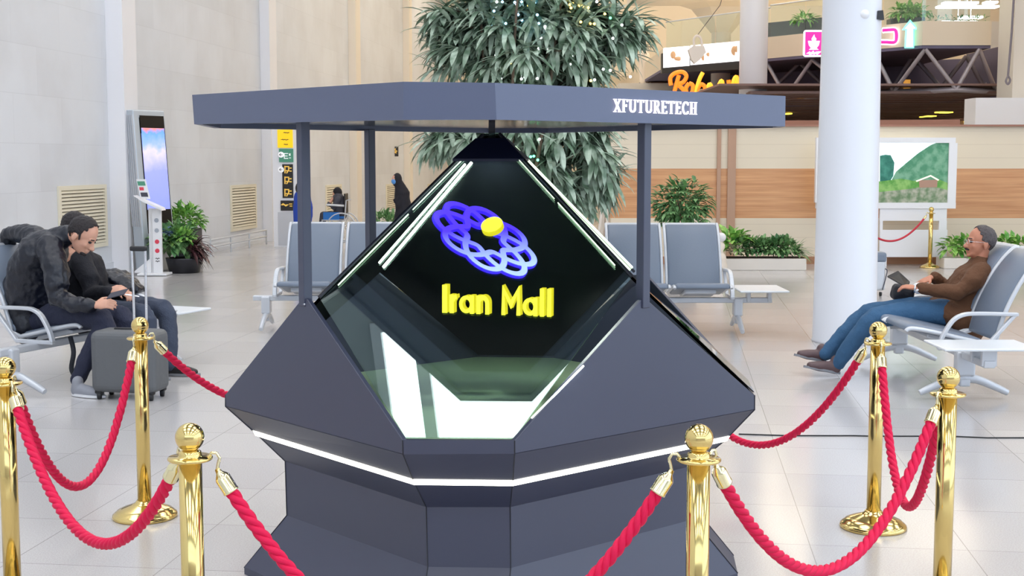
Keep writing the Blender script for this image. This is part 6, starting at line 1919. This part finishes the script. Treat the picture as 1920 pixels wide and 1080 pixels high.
o = b_.build('chador', M['chador'], t); remesh(o, 0.014, 2, 0.03, 0.15)
m = MB().ell(P(741, 336, YW - .02), (0.055, 0.06, 0.07)); m.build('face', M['skin'], t)
m = MB().ell(P(739.5, 340, YW - .03), (0.05, 0.06, 0.05)); m.build('face_mask', M['mask'], t)
YW = 27.0
wc = P(632, 400, YW)
t = thing('wheelchair', 'blue and grey wheelchair facing left with large spoked wheels, beyond the seats', 'wheelchair', (wc.x, YW, 0))
for k, dy in enumerate((-0.28, 0.28)):
    cw = P(643, 420, YW); cw.z = 0.30; cw.y = YW + dy
    m = MB(); m.tube([cw + Vector((0.29 * math.cos(a), 0, 0.29 * math.sin(a))) for a in [2 * PI * q / 28 for q in range(28)]], 0.014, 6, closed=True)
    wl = m.build('rear_wheel', M['frame'], t)
    m = MB(); m.lathe([(0, -0.03), (0.03, -0.03), (0.03, 0.03), (0, 0.03)], cw, 12, (0, 1, 0))
    for q in range(10):
        a = 2 * PI * q / 10; m.tube([cw, cw + Vector((0.28 * math.cos(a), 0, 0.28 * math.sin(a)))], 0.004, 4)
    m.build('spokes', M['chrome'], wl)
    cf = P(608, 430, YW); cf.z = 0.09; cf.y = YW + dy * 0.8
    MB().lathe([(0, -0.015), (0.085, -0.015), (0.085, 0.015), (0, 0.015)], cf, 18, (0, 1, 0)).build('front_wheel', M['greycloth'], t)
    m = MB(); m.tube([P(658, 374, YW + dy), P(649, 376, YW + dy), Vector((P(649, 376, YW).x, YW + dy, 0.45)), Vector((P(607, 376, YW).x, YW + dy, 0.45)), Vector((cf.x, YW + dy, 0.12))], 0.014, 6)
    m.tube([P(612, 384, YW + dy), P(645, 386, YW + dy)], 0.022, 6); m.build('side_frame', M['frame'], t)
m = MB(); a = P(628, 400, YW); m.rbox((a.x, YW, 0.50), (0.42, 0.46, 0.05), 0.02); m.build('seat', M['blue'], t)
m = MB(); m.prism([P(606, 398, YW - 0.285), P(636, 398, YW - 0.285), P(636, 412, YW - 0.285), P(606, 412, YW - 0.285)], (0, 0.02, 0)); m.build('side_panel', M['blue'], t)
a = P(649, 390, YW); MB().rbox((a.x, YW, 0.78), (0.035, 0.46, 0.40), 0.015).build('backrest', M['signblack'], t)
t = thing('person', 'person in black headscarf and grey coat seated in the blue wheelchair', 'person', (wc.x, YW, 0.0))
t.location.z = 0
b_ = MB()
b_.limb([P(638, 402, YW), P(638, 386, YW), P(634, 370, YW)], [(0.19, 0.14), (0.19, 0.14), (0.15, 0.11)], side=(0, 1, 0))
b_.limb([P(634, 375, YW - .15), P(624, 390, YW - .17), P(617, 382, YW - .1)], [0.07, 0.055, 0.04])
b_.limb([P(632, 404, YW - .1), P(606, 403, YW - .1)], [0.09, 0.07]); b_.limb([P(632, 404, YW + .1), P(606, 403, YW + .1)], [0.09, 0.07])
b_.limb([P(606, 403, YW - .1), Vector((P(601, 403, YW).x, YW - .1, 0.12))], [0.07, 0.05]); b_.limb([P(606, 403, YW + .1), Vector((P(601, 403, YW).x, YW + .1, 0.12))], [0.07, 0.05])
o = b_.build('coat', M['greycloth'], t); remesh(o, 0.014, 2, 0.02, 0.12)
m = MB().ell(P(633, 361, YW), (0.095, 0.09, 0.11)); m.limb([P(634, 367, YW), P(637, 376, YW)], [0.09, 0.12]); o = m.build('headscarf', M['chador'], t); remesh(o, 0.012, 2)
m = MB().ell(P(629, 364, YW - .01), (0.06, 0.06, 0.08)); m.limb([P(618, 382, YW - .1), P(624, 372, YW - .05)], [0.03, 0.03]); o = m.build('face_and_hand', M['skin'], t)
# sliver of a person behind the front left canopy post
YW = 22.5
wc = P(567, 400, YW)
t = thing('person', 'person in blue garment almost hidden behind the front left canopy post', 'person', (wc.x, YW, 0))
b_ = MB(); b_.limb([Vector((wc.x, YW, 0.12)), P(567, 440, YW), P(568, 390, YW), P(567, 366, YW)], [(0.12, 0.09), (0.15, 0.10), (0.17, 0.10), (0.14, 0.09)], side=(1, 0, 0))
o = b_.build('coat', M['bluecloth'], t); remesh(o, 0.014, 2, 0.02, 0.12)
m = MB().ell(P(563, 353, YW), (0.085, 0.09, 0.11)); m.build('head', M['hair'], t)
m = MB(); m.limb([Vector((wc.x - .03, YW, 0.03)), Vector((wc.x - .03, YW, 0.5))], [0.06, 0.08]); m.build('dark_trousers', M['chador'], t)
# distant standing person on the upper walkway left of the menu board
YW = 37.0
q = P(1207, 156, YW)
struct('trim_13', MB().box((q.x + 0.3, YW + 0.4, q.z - 0.12), (2.0, 1.6, 0.2)), M['offwhite'])
t = thing('person', 'distant person in beige standing on the upper walkway right of the tree', 'person', (q.x, YW, q.z))
b_ = MB(); b_.limb([P(1208, 153, YW), P(1208, 125, YW), P(1207, 103, YW), P(1207, 92, YW)], [(0.13, 0.09), (0.15, 0.10), (0.17, 0.10), (0.08, 0.07)], side=(1, 0, 0))
o = b_.build('clothing', M['stone'], t); remesh(o, 0.025, 2)
m = MB().ell(P(1207, 86, YW), (0.085, 0.09, 0.11)); m.build('head', M['hair'], t)
